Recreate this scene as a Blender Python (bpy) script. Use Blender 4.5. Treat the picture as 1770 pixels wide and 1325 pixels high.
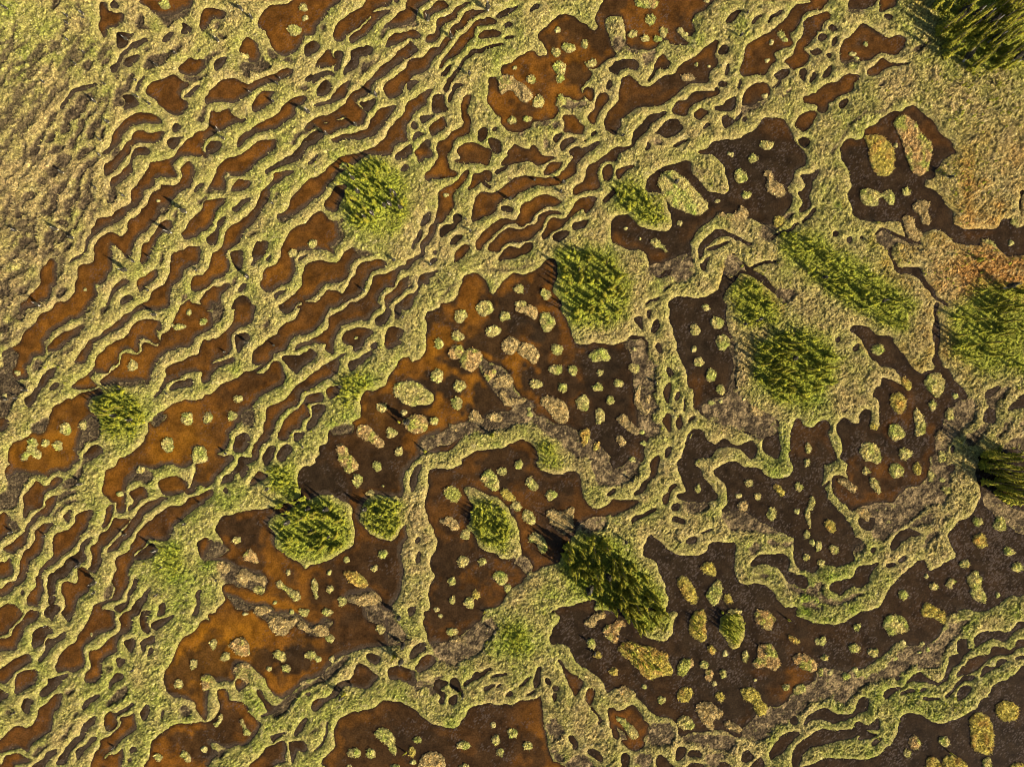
import bpy, math, random
import numpy as np
# ------------------------------------------------------------------ camera, sky, sun, exposure
scene = bpy.context.scene
for o in list(bpy.data.objects):
    bpy.data.objects.remove(o)
COL = scene.collection
CAM_H = 120.0
cam_d = bpy.data.cameras.new("camera"); cam = bpy.data.objects.new("camera", cam_d); COL.objects.link(cam)
cam.location = (0, 0, CAM_H); cam.rotation_euler = (0, 0, 0)
cam_d.sensor_width = 36.0; cam_d.lens = 36.0 * CAM_H / 177.0
cam_d.clip_start = 1.0; cam_d.clip_end = 6000.0
scene.camera = cam
SUN_EL = math.radians(32); SUN_AZ = (0.825, -0.565)
world = bpy.data.worlds.new("World"); scene.world = world; world.use_nodes = True
wn = world.node_tree; wn.nodes.clear()
sky = wn.nodes.new("ShaderNodeTexSky"); sky.sky_type = 'NISHITA'; sky.sun_disc = False
sky.sun_elevation = SUN_EL; sky.sun_rotation = math.atan2(SUN_AZ[0], SUN_AZ[1])
bg = wn.nodes.new("ShaderNodeBackground"); bg.inputs[1].default_value = 0.05
wo = wn.nodes.new("ShaderNodeOutputWorld")
wn.links.new(sky.outputs[0], bg.inputs[0]); wn.links.new(bg.outputs[0], wo.inputs[0])
sun_d = bpy.data.lights.new("sun", 'SUN'); sun = bpy.data.objects.new("sun", sun_d); COL.objects.link(sun)
sun_d.energy = 5.0; sun_d.angle = math.radians(0.5); sun_d.color = (1.0, 0.86, 0.64)
sun.rotation_euler = (math.pi / 2 - SUN_EL, 0, math.atan2(SUN_AZ[1], SUN_AZ[0]) + math.pi / 2)
sun.location = (80, -60, 90)
vs = scene.view_settings
vs.view_transform = 'Standard'; vs.look = 'None'; vs.gamma = 1.0; vs.use_curve_mapping = False
vs.exposure = 0.88
scene.cycles.filter_width = 1.0

# ------------------------------------------------------------------ survey of the bog (map units: 0.1 m)
TRACE = """@0 0
r 870 50 910 30 940 80 985 115 1060 125 1080 165 1050 210 980 235 930 260 915 315 885 290 865 200
d 965 30 1000 10 1030 40 1020 75 970 70
n 450 60 480 0 540 -10 520 40 480 100 450 110
n 1175 180 1190 130 1240 140 1245 220 1310 245 1300 270 1245 255 1200 265 1175 220
d 1005 300 1060 295 1130 295 1165 280 1140 320 1095 350 1090 390 1050 410 1010 400
d 1130 390 1190 345 1270 335 1275 355 1220 375 1190 410 1130 430 1060 500 1020 580 970 630 960 590 1010 530 1050 470
n 1235 420 1300 405 1320 430 1240 440
n 1270 500 1320 480 1380 470 1480 440 1550 390 1600 395 1560 440 1530 475 1480 500 1420 550 1360 570 1290 600 1240 600
d 1075 555 1110 500 1180 475 1205 480 1190 520 1150 565 1110 580
n 885 520 940 475 980 470 960 520 920 580 890 640 880 600
n 725 590 740 525 795 515 790 600
n 830 460 870 400 905 395 880 450 850 480
n 1000 800 1020 740 1075 740 1110 650 1180 630 1150 700 1125 780 1080 800 1050 840 1090 890 1070 930 1030 920 1000 950 985 890
d 1060 820 1130 820 1170 860 1200 910 1140 930 1080 950 1090 880
s25 1240 670 1200 710 1175 780
n 1310 620 1370 610 1360 630 1300 650
n 990 680 1020 645 1045 650 1020 690
n 650 880 690 830 760 800 850 810 840 850 790 880 740 920 700 990 620 1050 560 1060 550 1000 600 940 640 920
s30 520 930 570 880 600 830 650 780 720 760 820 730
n 400 1090 430 1000 490 960 490 1010 460 1080 420 1120
n 515 1090 560 1060 610 1080 615 1150 550 1160 540 1200 515 1170
n 670 1060 730 1030 760 960 830 930 820 970 770 1020 740 1060 730 1130 700 1170 650 1220 640 1290 600 1280 610 1210 660 1170
n 770 1120 800 1060 860 1020 890 1040 860 1090 830 1150 800 1210 755 1200
n 860 1180 890 1100 930 1080 915 1150 890 1220 860 1220
r 980 1170 1040 1080 1110 1010 1190 980 1300 990 1380 1030 1390 1060 1300 1065 1190 1060 1110 1110 1060 1160 1040 1230 960 1300 880 1330 900 1300 950 1260
r 1060 1325 1110 1230 1160 1150 1220 1130 1310 1150 1420 1135 1400 1180 1380 1215 1290 1240 1210 1225 1150 1260 1110 1340
n 410 1170 440 1140 480 1160 460 1220 410 1240
n 250 1340 270 1260 330 1180 400 1120 390 1170 350 1240 330 1330
n 400 1330 450 1270 540 1250 550 1280 480 1330
n 680 1330 720 1280 830 1260 820 1300 760 1330
d 1150 1340 1190 1290 1260 1290 1280 1340
d 1490 1090 1520 1065 1560 1090 1545 1130 1500 1130
d 1450 1220 1490 1180 1540 1195 1590 1185 1550 1230 1510 1280 1460 1270
r 1270 780 1310 720 1420 680 1490 650 1540 660 1570 700 1640 715 1630 745 1580 770 1560 810 1570 860 1620 900 1625 940 1560 980 1480 980 1410 940 1370 890 1310 840
d 1590 840 1640 790 1700 740 1725 745 1690 800 1650 840
r 1555 600 1590 550 1640 510 1690 525 1770 500 1780 570 1720 620 1680 650 1610 640
n 1590 640 1680 660 1760 640 1800 600 1790 660 1720 690 1650 710 1600 690
r 1200 0 1250 40 1310 90 1350 125 1400 170 1410 220 1450 240 1500 220 1530 170 1600 150 1640 130 1650 60 1660 0 1640 -40 1200 -40
n 1340 120 1440 130 1540 110 1640 70 1640 130 1530 165 1500 220 1420 230 1400 180
i 1425 40 48 45
d 1570 190 1600 200 1660 250 1620 295 1560 290 1585 240
d 1430 320 1480 290 1510 300 1480 330 1440 365 1415 360
n 1690 440 1720 430 1730 450 1700 480
r 1530 1340 1600 1240 1670 1190 1690 1150 1770 1125 1820 1090 1895 1125 1770 1210 1740 1300 1720 1340
n 1680 1040 1720 1000 1770 900 1790 940 1770 1040 1730 1060
f15 460 530 420 600 380 660
f15 700 400 600 480 530 570
f15 590 720 520 780 400 900
f14 690 180 710 260
f14 770 180 785 310
f14 640 130 570 200 585 280
f14 690 30 690 90
f16 600 60 580 100
f18 340 400 260 500 160 560
f18 300 700 230 770 180 820
f16 450 720 390 800 300 900
f16 300 1040 230 1110 160 1180
f16 210 600 120 680
k 1100 345 120 740 165 60 1370 580 80 840 890 120 670 570 40 950 1070 100 1305 915 80 740 465 45 1530 470 50 80 90 90 590 150 90 600 360 60 740 140 90
@354 0
n 60 230 90 195 140 200 150 250 100 260
r 0 90 40 75 110 80 170 110 165 160 110 165 60 175 30 220 0 270 -30 270 -40 180
n 110 300 200 310 170 350 120 340
d 80 530 130 490 190 490 150 560 105 610 90 570
n -10 500 40 470 150 440 120 470 50 500 20 560 -10 580
r 305 420 355 330 420 350 455 400 475 480 450 540 390 535 360 490 310 460
n 280 570 350 540 440 545 480 470 520 500 520 540 590 570 540 610 480 640 430 620 400 650 390 690 350 670 330 620 285 610
n 540 420 590 440 640 490 750 490 780 540 720 540 650 500 600 520 560 500
i 340 490 35 30
r 455 220 480 150 530 80 590 45 690 35 760 15 820 -20 1180 -20 1130 30 1070 80 1010 160 960 220 950 280 880 310 840 360 800 430 740 470 640 470 590 420 560 360 530 280 490 250
i 855 70 38 32 865 160 28 25 778 265 58 52
n 1000 230 1035 220 1040 260 1010 275
d 860 420 900 370 950 360 995 390 960 440 900 490 860 480
r 1120 260 1150 190 1220 145 1300 100 1380 40 1430 -20 1610 -20 1590 50 1500 60 1440 100 1400 170 1330 220 1250 290 1200 350 1130 355
r 1260 340 1290 290 1350 240 1410 190 1450 110 1520 95 1600 95 1560 130 1500 170 1460 220 1410 280 1340 330 1280 370
r 1640 -20 1700 -20 1660 30
r 1620 170 1680 120 1770 70 1800 60 1790 200 1700 210 1630 220 1540 280 1570 210
n 1540 260 1620 220 1770 210 1770 225 1700 250 1640 245 1580 280 1530 350 1500 350 1490 320
r 1570 370 1620 310 1700 290 1770 270 1800 265 1790 325 1690 360 1620 400 1570 410
n 1490 500 1520 430 1570 410 1600 410 1540 460 1520 500 1510 560 1480 550
d 1280 430 1360 405 1440 405 1440 450 1400 480 1330 500 1320 580 1260 610 1190 660 1210 590 1250 520 1270 470
d 1130 460 1190 435 1190 500 1160 600 1120 590 1150 540 1130 500
n 1350 560 1400 530 1450 530 1480 560 1430 590 1380 640 1330 680 1340 630
r 970 550 1030 480 1090 440 1100 490 1130 540 1080 580 980 580
d 880 680 930 640 920 680 890 700
d 940 650 1010 620 1110 625 1130 650 1040 660 970 680 930 720
d 960 770 1000 720 1060 705 1090 740 1070 800 1000 830 965 810
n 810 760 860 730 910 740 890 780 830 790
r 1130 800 1170 740 1250 695 1240 740 1210 830 1160 860 1050 900 960 930 950 910 1060 870
r 1430 690 1500 610 1570 560 1620 500 1680 440 1770 390 1790 480 1680 540 1630 590 1540 660 1450 730 1420 800 1330 870 1330 930 1380 970 1400 1010 1350 1070 1310 1085 1250 1080 1180 1110 1060 1160 980 1110 880 1130 860 1110 900 1060 980 1010 1090 980 1180 930 1230 880 1280 800 1340 770
l18 980 1080 1060 1050 1160 1030 1270 1010
d 1350 900 1400 870 1470 865 1450 920 1410 970 1370 950
r 1545 760 1590 700 1680 630 1770 570 1790 660 1720 740 1700 810 1620 850 1570 830
r 20 830 70 760 150 700 240 675 310 700 370 740 440 700 500 680 600 650 660 610 760 600 750 640 680 680 580 710 480 740 400 790 330 860 260 885 130 870 20 900
r 420 920 440 850 500 800 600 800 560 850 590 890 520 930 440 960
r 50 1000 60 960 120 970 200 930 230 970 280 1030 350 1020 330 1050 250 1070 180 1110 100 1120 40 1090
d 10 1270 50 1220 130 1220 140 1260 90 1310 20 1330
r 270 1240 290 1190 400 1130 460 1070 540 1030 640 980 700 900 780 850 880 835 850 880 790 920 770 990 700 1040 640 1090 560 1120 450 1150 380 1190 320 1250 280 1270
r 340 1330 400 1270 480 1210 560 1200 620 1210 600 1270 550 1330
d 770 1330 830 1250 880 1180 960 1140 1030 1170 990 1220 900 1270 830 1330
n 740 1250 780 1160 860 1130 900 1150 810 1190 790 1240
r 1090 1210 1150 1180 1300 1150 1400 1110 1440 1040 1500 960 1570 940 1660 910 1600 1000 1540 1080 1480 1150 1400 1190 1250 1210 1130 1230
r 1350 1330 1480 1260 1570 1180 1600 1110 1690 1020 1770 930 1790 1020 1740 1080 1750 1200 1680 1220 1620 1270 1580 1340
d 1690 1330 1720 1270 1780 1240 1780 1330
k 330 100 130 130 375 120 600 890 70 910 980 150 1050 1170 120 1310 1090 110 130 1140 100 180 1210 100 400 800 50 1490 840 130 660 690 60 640 740 80 420 180 100
@708 0
r -20 20 40 -20 180 -20 130 30 80 70 70 130 55 170 0 200 -30 190
n 0 190 60 180 70 220 20 240 -20 220
r 120 100 190 70 220 25 290 20 330 60 280 80 220 110 170 150 150 180 130 130
r -10 260 60 280 85 305 60 330 -10 330
r 240 165 290 150 360 120 420 70 470 20 520 15 480 40 430 90 400 140 350 180 290 220 260 260 260 300 240 340 170 370 130 340 160 300 220 290 240 230
r 340 280 380 230 440 190 480 110 540 80 610 85 660 100 600 110 530 160 470 230 400 280 370 320 340 300
r -20 540 60 510 140 470 190 420 260 400 310 320 355 340 330 380 270 440 220 500 170 560 130 610 50 640 -20 670
r 250 590 290 510 350 430 400 380 440 320 500 270 550 200 600 170 720 160 745 190 700 205 600 215 560 250 540 330 490 370 450 430 410 480 330 520 290 570
d 740 130 800 90 900 60 940 45 900 90 840 120 760 150
d 1040 90 1070 40 1110 30 1120 60 1070 85
d 820 225 840 195 900 210 860 230
r 600 300 640 265 700 255 765 270 790 290 750 315 670 325 620 320
d 815 325 890 300 905 310 850 330
d 510 450 560 430 640 410 720 385 800 370 800 385 720 410 640 440 560 465 520 500 470 550 440 600 400 660 350 720 320 780 290 770 320 700 360 660 410 590 450 540 500 480
d 280 640 330 590 365 560 340 620 290 660
d 330 850 370 770 400 720 460 730 400 770 370 830 340 880
d 720 1110 750 1090 750 1130 720 1140
d -10 370 30 380 70 430 40 460 -10 490
d -10 710 40 690 85 715 50 740 -10 780
r -20 890 50 850 120 790 190 770 180 800 140 860 140 900 60 960 -10 1020
d 205 850 250 825 290 830 300 890 330 950 270 970 200 965
d 95 1010 200 980 170 1020 110 1060
r 180 1090 230 1040 290 1025 330 1080 270 1130 210 1165 180 1140
d 10 1070 40 1050 60 1080 50 1110 10 1100
d 30 1180 50 1140 120 1150 90 1180 50 1220 30 1200
d 50 1330 60 1290 130 1230 170 1220 160 1330
r 450 870 480 830 520 825 510 880 490 950 520 1030 515 1130 470 1170 410 1190 370 1240 330 1330 250 1330 245 1250 300 1220 380 1140 440 1100 470 1050 450 980
d 590 1140 600 1110 640 1095 675 1130 680 1160 630 1210 595 1180
d 670 1210 720 1200 770 1220 800 1290 770 1330 730 1320
r 450 1260 560 1235 640 1270 690 1325 690 1340 440 1340
r 860 1300 910 1250 960 1290 1030 1290 1060 1250 1090 1270 1090 1340 860 1340
n 1150 1240 1180 1200 1215 1250 1190 1300 1150 1310
n 1000 1200 1040 1210 1020 1240
d 1240 1190 1270 1155 1330 1150 1300 1190 1270 1230 1250 1210
r 1110 310 1140 250 1210 200 1290 140 1380 130 1440 160 1480 200 1530 215 1540 240 1570 260 1605 255 1620 200 1610 140 1650 60 1690 0 1700 -30 1800 -30 1780 120 1720 140 1685 200 1690 260 1720 300 1725 360 1730 400 1790 440 1760 490 1700 510 1630 570 1560 590 1520 580 1580 640 1530 720 1480 780 1500 840 1440 860 1330 840 1260 880 1290 940 1260 1010 1200 1040 1120 1045 1060 1050 1060 1090 1010 1120 900 1140 830 1110 790 1050 790 1010 730 970 690 920 680 850 690 780 680 700 700 670 740 670 760 710 780 790 800 820 830 790 870 780 920 720 870 670 810 640 800 590 870 550 940 490 1000 460 1070 450 1100 490 1150 490 1190 470 1170 410 1140 370
n 1280 850 1400 870 1500 880 1540 910 1520 940 1420 940 1310 930
n 1060 1050 1200 1050 1300 1080 1290 1110 1150 1090 1060 1100
n 860 1140 1000 1130 1050 1140 950 1170 880 1170
i 1280 262 28 28 1512 385 36 38 1265 452 42 42 1375 418 58 46 1297 590 58 56 1300 680 35 38 1050 690 40 40 885 1040 35 38 1015 1030 36 32 1570 550 52 36 1310 875 50 45 910 590 18 16 1115 880 52 56
P 770 700 820 650 880 660 920 690 1000 740 1060 800 1060 850 1000 890 950 860 900 800 860 780 800 815 775 770
r 1505 780 1540 755 1585 760 1590 810 1570 860 1530 850
d 1700 720 1730 690 1745 730 1720 780 1700 760
d 1720 590 1770 560 1800 560 1800 640 1740 620
r 1560 1000 1600 930 1610 860 1650 800 1710 820 1720 880 1670 920 1620 1000 1590 1075 1545 1030
r 1330 1010 1400 990 1440 1040 1500 1080 1510 1130 1480 1155 1340 1140 1350 1080
d 1570 1160 1610 1130 1620 1145 1585 1170
r 1690 1010 1740 960 1780 950 1790 1160 1730 1150 1690 1090
d 1310 1270 1340 1210 1400 1190 1440 1210 1370 1240 1330 1300
d 1500 1220 1530 1210 1510 1230
d 1380 1300 1430 1270 1530 1280 1600 1220 1640 1230 1590 1290 1520 1330 1400 1340
k 160 190 150 360 330 110 680 100 190 520 660 110 70 110 60
@1062 0
r -20 -30 800 -30 820 40 760 100 690 130 660 180 690 220 700 280 640 300 560 250 535 250 550 300 600 340 620 380 500 370 470 340 370 370 350 400 280 430 200 420 110 380 95 300 80 200 50 140 -20 120
i 160 295 40 36 265 333 36 32 310 172 46 46 425 280 36 42 375 338 36 30 735 175 65 50 800 5 30 20 572 265 34 24 615 300 26 24
j 330 25 46 46
I 185 0 330 -20 370 30 340 70 240 70 190 50
J 10 140 60 170 85 240 70 300 20 315 -30 280 -30 150
n -10 350 80 340 110 390 200 430 230 470 170 460 80 440 -10 450
n 250 480 300 440 360 430 340 480 310 540 280 600 250 580
d -10 550 60 525 130 510 190 540 190 600 150 600 110 590 60 600 -10 620
r 350 580 380 510 420 475 460 500 480 550 440 590 380 595
s18 360 600 310 670 290 700
r 50 720 80 670 125 640 160 680 210 730 290 755 350 730 420 660 520 640 570 580 640 520 720 480 800 410 870 360 890 370 870 430 850 480 880 520 880 560 820 620 800 710 730 710 640 720 590 760 540 810 440 880 330 920 240 920 150 960 110 1000 70 1040 60 1100 -20 1110 -20 950 20 900
i 705 555 22 20 815 575 18 18 75 1045 22 20
P 570 660 620 640 680 650 690 690 640 700 600 700
d 895 440 920 400 960 390 985 420 960 465 910 470
d 900 720 920 695 980 710 960 740 910 740
d 960 640 970 570 990 550 990 600 970 650
d 965 180 1000 130 1060 105 1110 100 1070 140 1020 180 970 195
s22 1190 190 1225 150 1265 130
s20 1330 190 1380 140 1440 100
r 1085 640 1110 540 1130 450 1160 380 1220 340 1320 290 1400 230 1480 160 1530 110 1570 50 1650 30 1720 0 1800 -20 1800 70 1720 80 1640 120 1600 180 1570 260 1500 300 1540 380 1440 430 1370 480 1400 520 1340 560 1300 640 1220 640 1140 660
i 1358 365 26 24 1440 305 34 30 1475 345 26 24 1322 522 26 22
d 1070 720 1080 690 1090 680 1085 740 1070 770
d 980 870 1040 830 1045 880 1020 950 970 960 880 955 870 930 930 910
s22 1060 1020 1110 950 1050 1040
r 1110 870 1130 800 1190 740 1260 720 1320 740 1340 770 1320 830 1250 870 1210 910 1160 920 1110 920
n 1110 920 1230 900 1340 830 1310 880 1230 950 1150 970 1100 990
i 1300 830 28 26
r 1580 400 1600 340 1650 250 1640 190 1710 150 1790 130 1790 260 1740 270 1720 330 1660 400 1640 440 1680 480 1650 560 1580 590 1520 600 1500 560 1470 540 1500 510 1550 480
d 1690 440 1760 430 1790 470 1720 470
d 1390 640 1440 600 1500 610 1490 660 1420 680
d 1600 630 1640 590 1670 630 1640 700 1610 680
d 1690 700 1720 620 1745 640 1730 690 1700 720
n 1440 850 1500 790 1550 770 1530 810 1470 840
d 1360 760 1430 690 1440 710 1390 760
r 1635 870 1680 830 1790 810 1790 900 1720 890 1670 895
r 1570 1090 1590 1010 1650 980 1740 960 1750 1010 1690 1080 1650 1130 1600 1110
r 500 940 540 890 620 860 690 800 760 795 840 800 890 780 905 820 840 835 760 870 690 890 640 950 620 1000 570 1005 510 970
d 870 770 890 760 910 800 890 820
r 700 970 740 935 800 960 795 1000 730 1040 700 1010
d 940 1030 980 1010 1020 1040 1030 1065 960 1100 940 1070
d 770 1110 800 1070 830 1080 790 1110
d 1110 1020 1140 1015 1150 1050 1120 1050
d 150 1250 180 1140 240 1060 300 1000 380 980 450 970 380 1030 300 1090 240 1160 190 1220 160 1270
r -20 1290 60 1270 160 1265 100 1290 20 1330 -20 1340
d 340 1150 400 1110 450 1050 520 1030 560 1060 590 1100 560 1140 470 1180 390 1160
n 340 1240 380 1210 420 1230 360 1260
d 500 1260 560 1230 650 1190 640 1200 570 1250
d 265 1300 290 1230 300 1220 300 1270
r 770 1330 840 1260 920 1250 1050 1220 1130 1170 1220 1110 1270 1040 1360 1015 1440 1030 1500 1090 1530 1160 1560 1250 1580 1330
i 1315 1255 58 42 1000 1330 30 15
d 1610 1200 1660 1195 1690 1240 1650 1280 1600 1240
k 1140 130 70 1080 325 110 60 1180 90
@1416 0
r -20 -20 90 -20 70 30 -20 70
r 250 40 290 -10 490 -20 480 30 400 70 320 85 260 70
n 240 100 300 80 420 80 360 100 280 120
r 540 -20 640 -20 660 40 620 70 530 110 520 80
r -20 130 60 110 100 140 50 180 20 240 -20 220
d 80 250 100 220 150 240 110 270
d -10 300 50 290 60 320 20 350 -10 350
d 570 130 620 130 620 160 580 165
d 110 400 120 340 150 320 145 380
d 60 460 100 460 90 490
r 180 440 220 360 270 320 320 270 380 215 440 235 500 280 560 310 620 330 690 310 740 345 730 410 670 470 560 465 510 470 470 500 410 520 350 510 320 490 290 530 200 555 180 510
i 400 380 24 26 288 468 34 22 325 505 28 18
n 200 540 290 520 380 530 300 560 210 570
r 425 610 480 580 530 520 560 510 620 550 650 560 590 590 520 630 430 645
s16 620 550 680 560 760 560
d 30 680 50 610 100 560 100 620 60 660
r -20 800 60 740 160 700 230 640 300 635 350 670 310 720 290 790 190 810 120 870 30 910 -20 900
d 180 890 220 850 240 880 190 930
d 0 920 80 900 60 960 0 980
n 810 440 860 400 920 350 960 340 900 400 850 450
f14 240 1100 330 1030 400 960
f14 100 1330 200 1180 240 1120
f12 640 880 560 960 400 1000
n 490 750 540 710 600 690 530 750
r 410 1110 500 1070 580 990 690 970 760 930 830 925 900 980 970 1040 1040 1140 1120 1230 1150 1270 1100 1340 240 1340 240 1200 320 1210 390 1180
J 640 1060 700 1000 770 1010 830 1060 870 1130 930 1200 970 1240 980 1290 950 1400 930 1485 870 1520 800 1485 770 1410 740 1330 720 1250 680 1160
i 660 1255 20 20
Q 390 1180 450 1170 520 1170 570 1200 620 1250 650 1310 650 1390 640 1465 600 1520 520 1520 460 1465 430 1385 415 1270
@0 265
n 480 60 510 20 560 0 620 20 600 80 560 130 500 110
n 410 140 470 100 510 130 480 190 430 190
n 320 260 340 200 400 200 410 250 370 290
n 660 0 700 -20 740 0 700 40 660 60
n 720 100 740 60 830 30 890 10 860 70 800 120 750 150 700 210 690 280 700 350 660 410 630 430 620 480 640 520 620 560 590 510 550 450 580 390 640 360 650 300 640 240 660 190
n 680 440 720 400 770 360 750 300 750 250 790 220 800 260 780 310 810 350 830 410 780 430 740 480 700 510
n 350 490 400 470 440 420 450 360 490 320 510 270 560 240 580 310 540 340 500 370 490 430 480 480 450 550 420 560 390 530
n 200 370 260 320 320 320 330 370 280 400 220 410
n 910 140 930 90 980 50 1030 20 1060 -30 1000 -40 960 20
r 910 90 960 60 1010 20 1060 -20 1110 -20 1080 40 1040 90 990 150 910 190 905 150
r 1130 90 1150 20 1200 -20 1240 -20 1200 30 1150 70 1150 140 1110 200 1050 250 990 290 1000 340 1000 400 950 440 920 420 940 350 960 280 970 220 1030 190 1070 140
n 930 400 940 330 970 280 1000 290 1000 400 950 440
n 870 270 910 200 900 240 880 290
r 1250 200 1290 130 1310 80 1380 70 1440 50 1510 10 1580 -20 1770 -20 1700 20 1600 20 1520 50 1490 100 1520 190 1480 210 1400 200 1340 230 1310 280 1250 320 1230 400 1180 460 1130 490 1070 550 1000 600 910 640 850 680 790 730 750 800 720 860 660 910 600 950 640 900 720 850 740 770 790 690 830 610 860 560 950 550 1020 500 1100 460 1150 410 1140 340 1200 270
r 1560 130 1620 80 1680 110 1670 190 1650 270 1590 320 1530 360 1480 400 1460 450 1410 490 1350 570 1280 640 1220 700 1180 740 1150 800 1130 880 1100 910 1060 880 1030 820 1000 780 960 810 960 890 970 1000 930 1050 910 1110 880 1120 830 1150 840 1210 820 1270 740 1320 690 1340 520 1340 600 1260 660 1190 660 1090 690 980 760 960 810 930 810 840 850 760 910 710 980 690 1050 720 1100 670 1110 590 1180 550 1240 480 1290 410 1310 350 1390 300 1400 270 1480 280 1540 260 1570 200
i 845 1150 28 28 735 1180 16 16 1370 412 18 18
n 790 490 850 460 920 460 860 480 800 515
n 1380 470 1440 450 1500 420 1470 480 1400 540
d 1680 320 1710 280 1760 250 1740 290 1700 330
n 1700 440 1730 390 1790 360 1790 400 1720 460
r 1230 800 1290 760 1330 700 1370 640 1400 600 1480 590 1500 610 1440 670 1380 720 1330 780 1310 840 1290 900 1230 960 1220 880
n 1490 570 1520 500 1560 490 1520 590 1480 620
n 1380 910 1400 840 1460 800 1520 770 1530 780 1450 830 1410 870 1400 940 1370 950
r 1570 690 1610 650 1650 580 1700 530 1770 470 1850 420 1950 395 1940 420 1870 450 1800 490 1790 590 1760 660 1700 710 1640 720 1590 750
r 1190 1100 1250 1060 1350 1010 1370 1040 1340 1090 1280 1130 1240 1180 1195 1180
r 1030 1110 1060 1085 1110 1100 1100 1140 1030 1170 970 1230 940 1320 910 1330 950 1210 990 1150
d 1040 1270 1090 1230 1140 1240 1140 1260 1080 1300 1040 1310
r 1210 1330 1290 1270 1320 1190 1400 1150 1440 1090 1460 1030 1480 930 1500 870 1570 840 1640 800 1740 810 1730 880 1720 930 1650 970 1590 1010 1560 1080 1500 1150 1460 1230 1450 1330
r 1650 1150 1660 1090 1700 1065 1790 1050 1790 1120 1720 1180 1660 1180
r 1720 1270 1770 1230 1800 1240 1790 1310 1740 1300
r 1580 1330 1610 1280 1640 1270 1650 1340
n 1580 1230 1650 1190 1640 1230 1580 1290
r 350 1030 400 960 430 920 490 935 480 1010 490 1110 440 1180 410 1260 370 1280 340 1310 300 1330 190 1330 240 1270 280 1200 360 1130
n 480 1220 530 1160 600 1160 560 1210 520 1260
n 150 1230 180 1160 240 1140 230 1210 190 1240
n -10 1160 50 1150 100 1170 60 1230 -10 1240
n 480 610 520 570 590 580 600 630 540 630
n 370 770 390 710 440 660 480 650 470 710 430 750 390 790
n 500 760 520 700 570 670 580 690 540 750 510 790
n 540 840 580 780 630 760 620 810 570 870
n 390 880 440 810 490 800 480 850 420 870
n 160 770 170 730 240 720 300 740 250 780 190 820
n 70 930 100 860 170 850 190 870 130 910 90 970
n 250 1000 310 960 320 970 270 1010
n 120 560 140 510 200 490 240 500 190 540 140 580
n -10 850 30 820 60 790 40 840 -10 880
n 640 640 690 560 720 510 730 520 700 590 660 660
f16 260 0 200 80 130 180 50 230
f16 370 30 300 90 240 170 200 220
f16 250 490 240 590 220 690
f16 330 580 290 660 280 720
f16 110 360 70 440 40 520
k 560 175 90 845 310 70 510 660 140 160 670 100 650 735 100 1110 1010 170 1620 515 190 1490 690 160 350 1320 120 1710 1010 60
@354 265
d -10 0 30 10 20 40 -10 30
r 40 300 80 190 120 120 180 60 270 30 350 -10 380 -30 560 -30 530 30 460 70 420 120 380 160 330 190 240 190 190 180 180 240 170 310 100 330 0 350
n 40 320 170 315 180 340 40 350 -20 350
i 195 200 26 30
r 230 290 270 240 330 225 390 240 370 290 300 320 230 325
d 600 100 660 60 740 20 820 -20 860 -10 810 60 700 90 580 150 540 190 530 150
d 890 80 930 40 980 10 960 50 900 100
r -20 460 20 410 90 395 180 400 150 440 110 480 80 550 60 610 -20 660
d 240 470 300 420 370 385 390 400 330 450 270 500
d 20 740 60 690 100 650 110 590 180 540 160 600 130 650 110 720 100 780 50 790
r -20 1050 30 1000 60 920 80 860 130 840 170 780 180 700 230 630 310 570 370 540 430 470 490 350 530 290 590 240 610 170 700 160 760 150 740 180 680 220 630 250 560 310 550 380 520 450 480 520 430 570 390 630 340 670 320 720 290 790 230 830 190 860 200 930 220 1000 180 1050 100 1090 40 1130 -20 1160
n 580 370 640 340 650 360 610 400
n 360 720 420 690 490 670 470 700 390 740
r 650 520 720 480 760 380 830 310 880 240 960 200 1050 130 1120 70 1190 30 1300 10 1400 -20 1500 -30 1470 0 1380 20 1310 70 1230 130 1170 170 1100 230 1050 290 1010 350 940 400 870 470 790 520 720 580 650 600 630 550
n 640 560 710 540 790 510 860 470 790 530 710 590 650 605
i 1195 110 35 30
r 1040 430 1080 370 1110 310 1160 280 1220 270 1200 350 1170 410 1140 490 1100 510 1060 480
r 500 1080 520 1010 570 980 640 950 660 850 690 770 730 690 790 640 890 600 940 530 980 505 1030 520 1060 570 1150 580 1200 560 1190 640 1210 710 1180 770 1110 810 1110 880 1080 850 1000 830 900 830 830 840 770 890 780 940 770 1050 740 1100 660 1130 580 1190 530 1200 490 1150
n 1150 580 1190 590 1190 680 1220 720 1180 780 1110 820 1080 800 1160 720
i 932 780 40 38 762 860 38 40
d 820 910 890 880 870 900 820 930
r 850 1040 870 980 930 950 1000 930 1060 950 1130 950 1190 900 1220 850 1290 820 1380 850 1370 890 1290 920 1250 960 1250 1040 1200 1090 1130 1110 1060 1120 1000 1160 970 1220 900 1260 820 1290 760 1330 640 1330 690 1280 760 1220 830 1150 850 1100
n 1290 820 1400 840 1500 870 1420 890 1350 890
r 800 1340 880 1310 960 1290 1010 1250 1060 1190 1110 1180 1190 1210 1230 1150 1290 1080 1320 1000 1360 950 1440 940 1530 910 1570 940 1560 970 1460 1010 1410 1060 1370 1140 1340 1220 1250 1270 1140 1320 1100 1340
r 1290 1340 1380 1240 1440 1130 1460 1070 1560 1040 1640 1010 1770 950 1770 980 1690 1020 1640 1090 1630 1150 1560 1160 1510 1210 1490 1290 1500 1340
r 1550 1290 1560 1220 1630 1180 1700 1090 1790 1050 1790 1150 1720 1190 1640 1250 1600 1310 1560 1330
d 1650 1330 1690 1280 1790 1220 1790 1330
d 420 900 430 800 500 760 550 780 530 840 470 910 400 970
d 230 870 300 840 330 860 320 960 290 1010 270 980 240 920
n 220 1160 260 1080 310 1030 290 1100 240 1160
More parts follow.
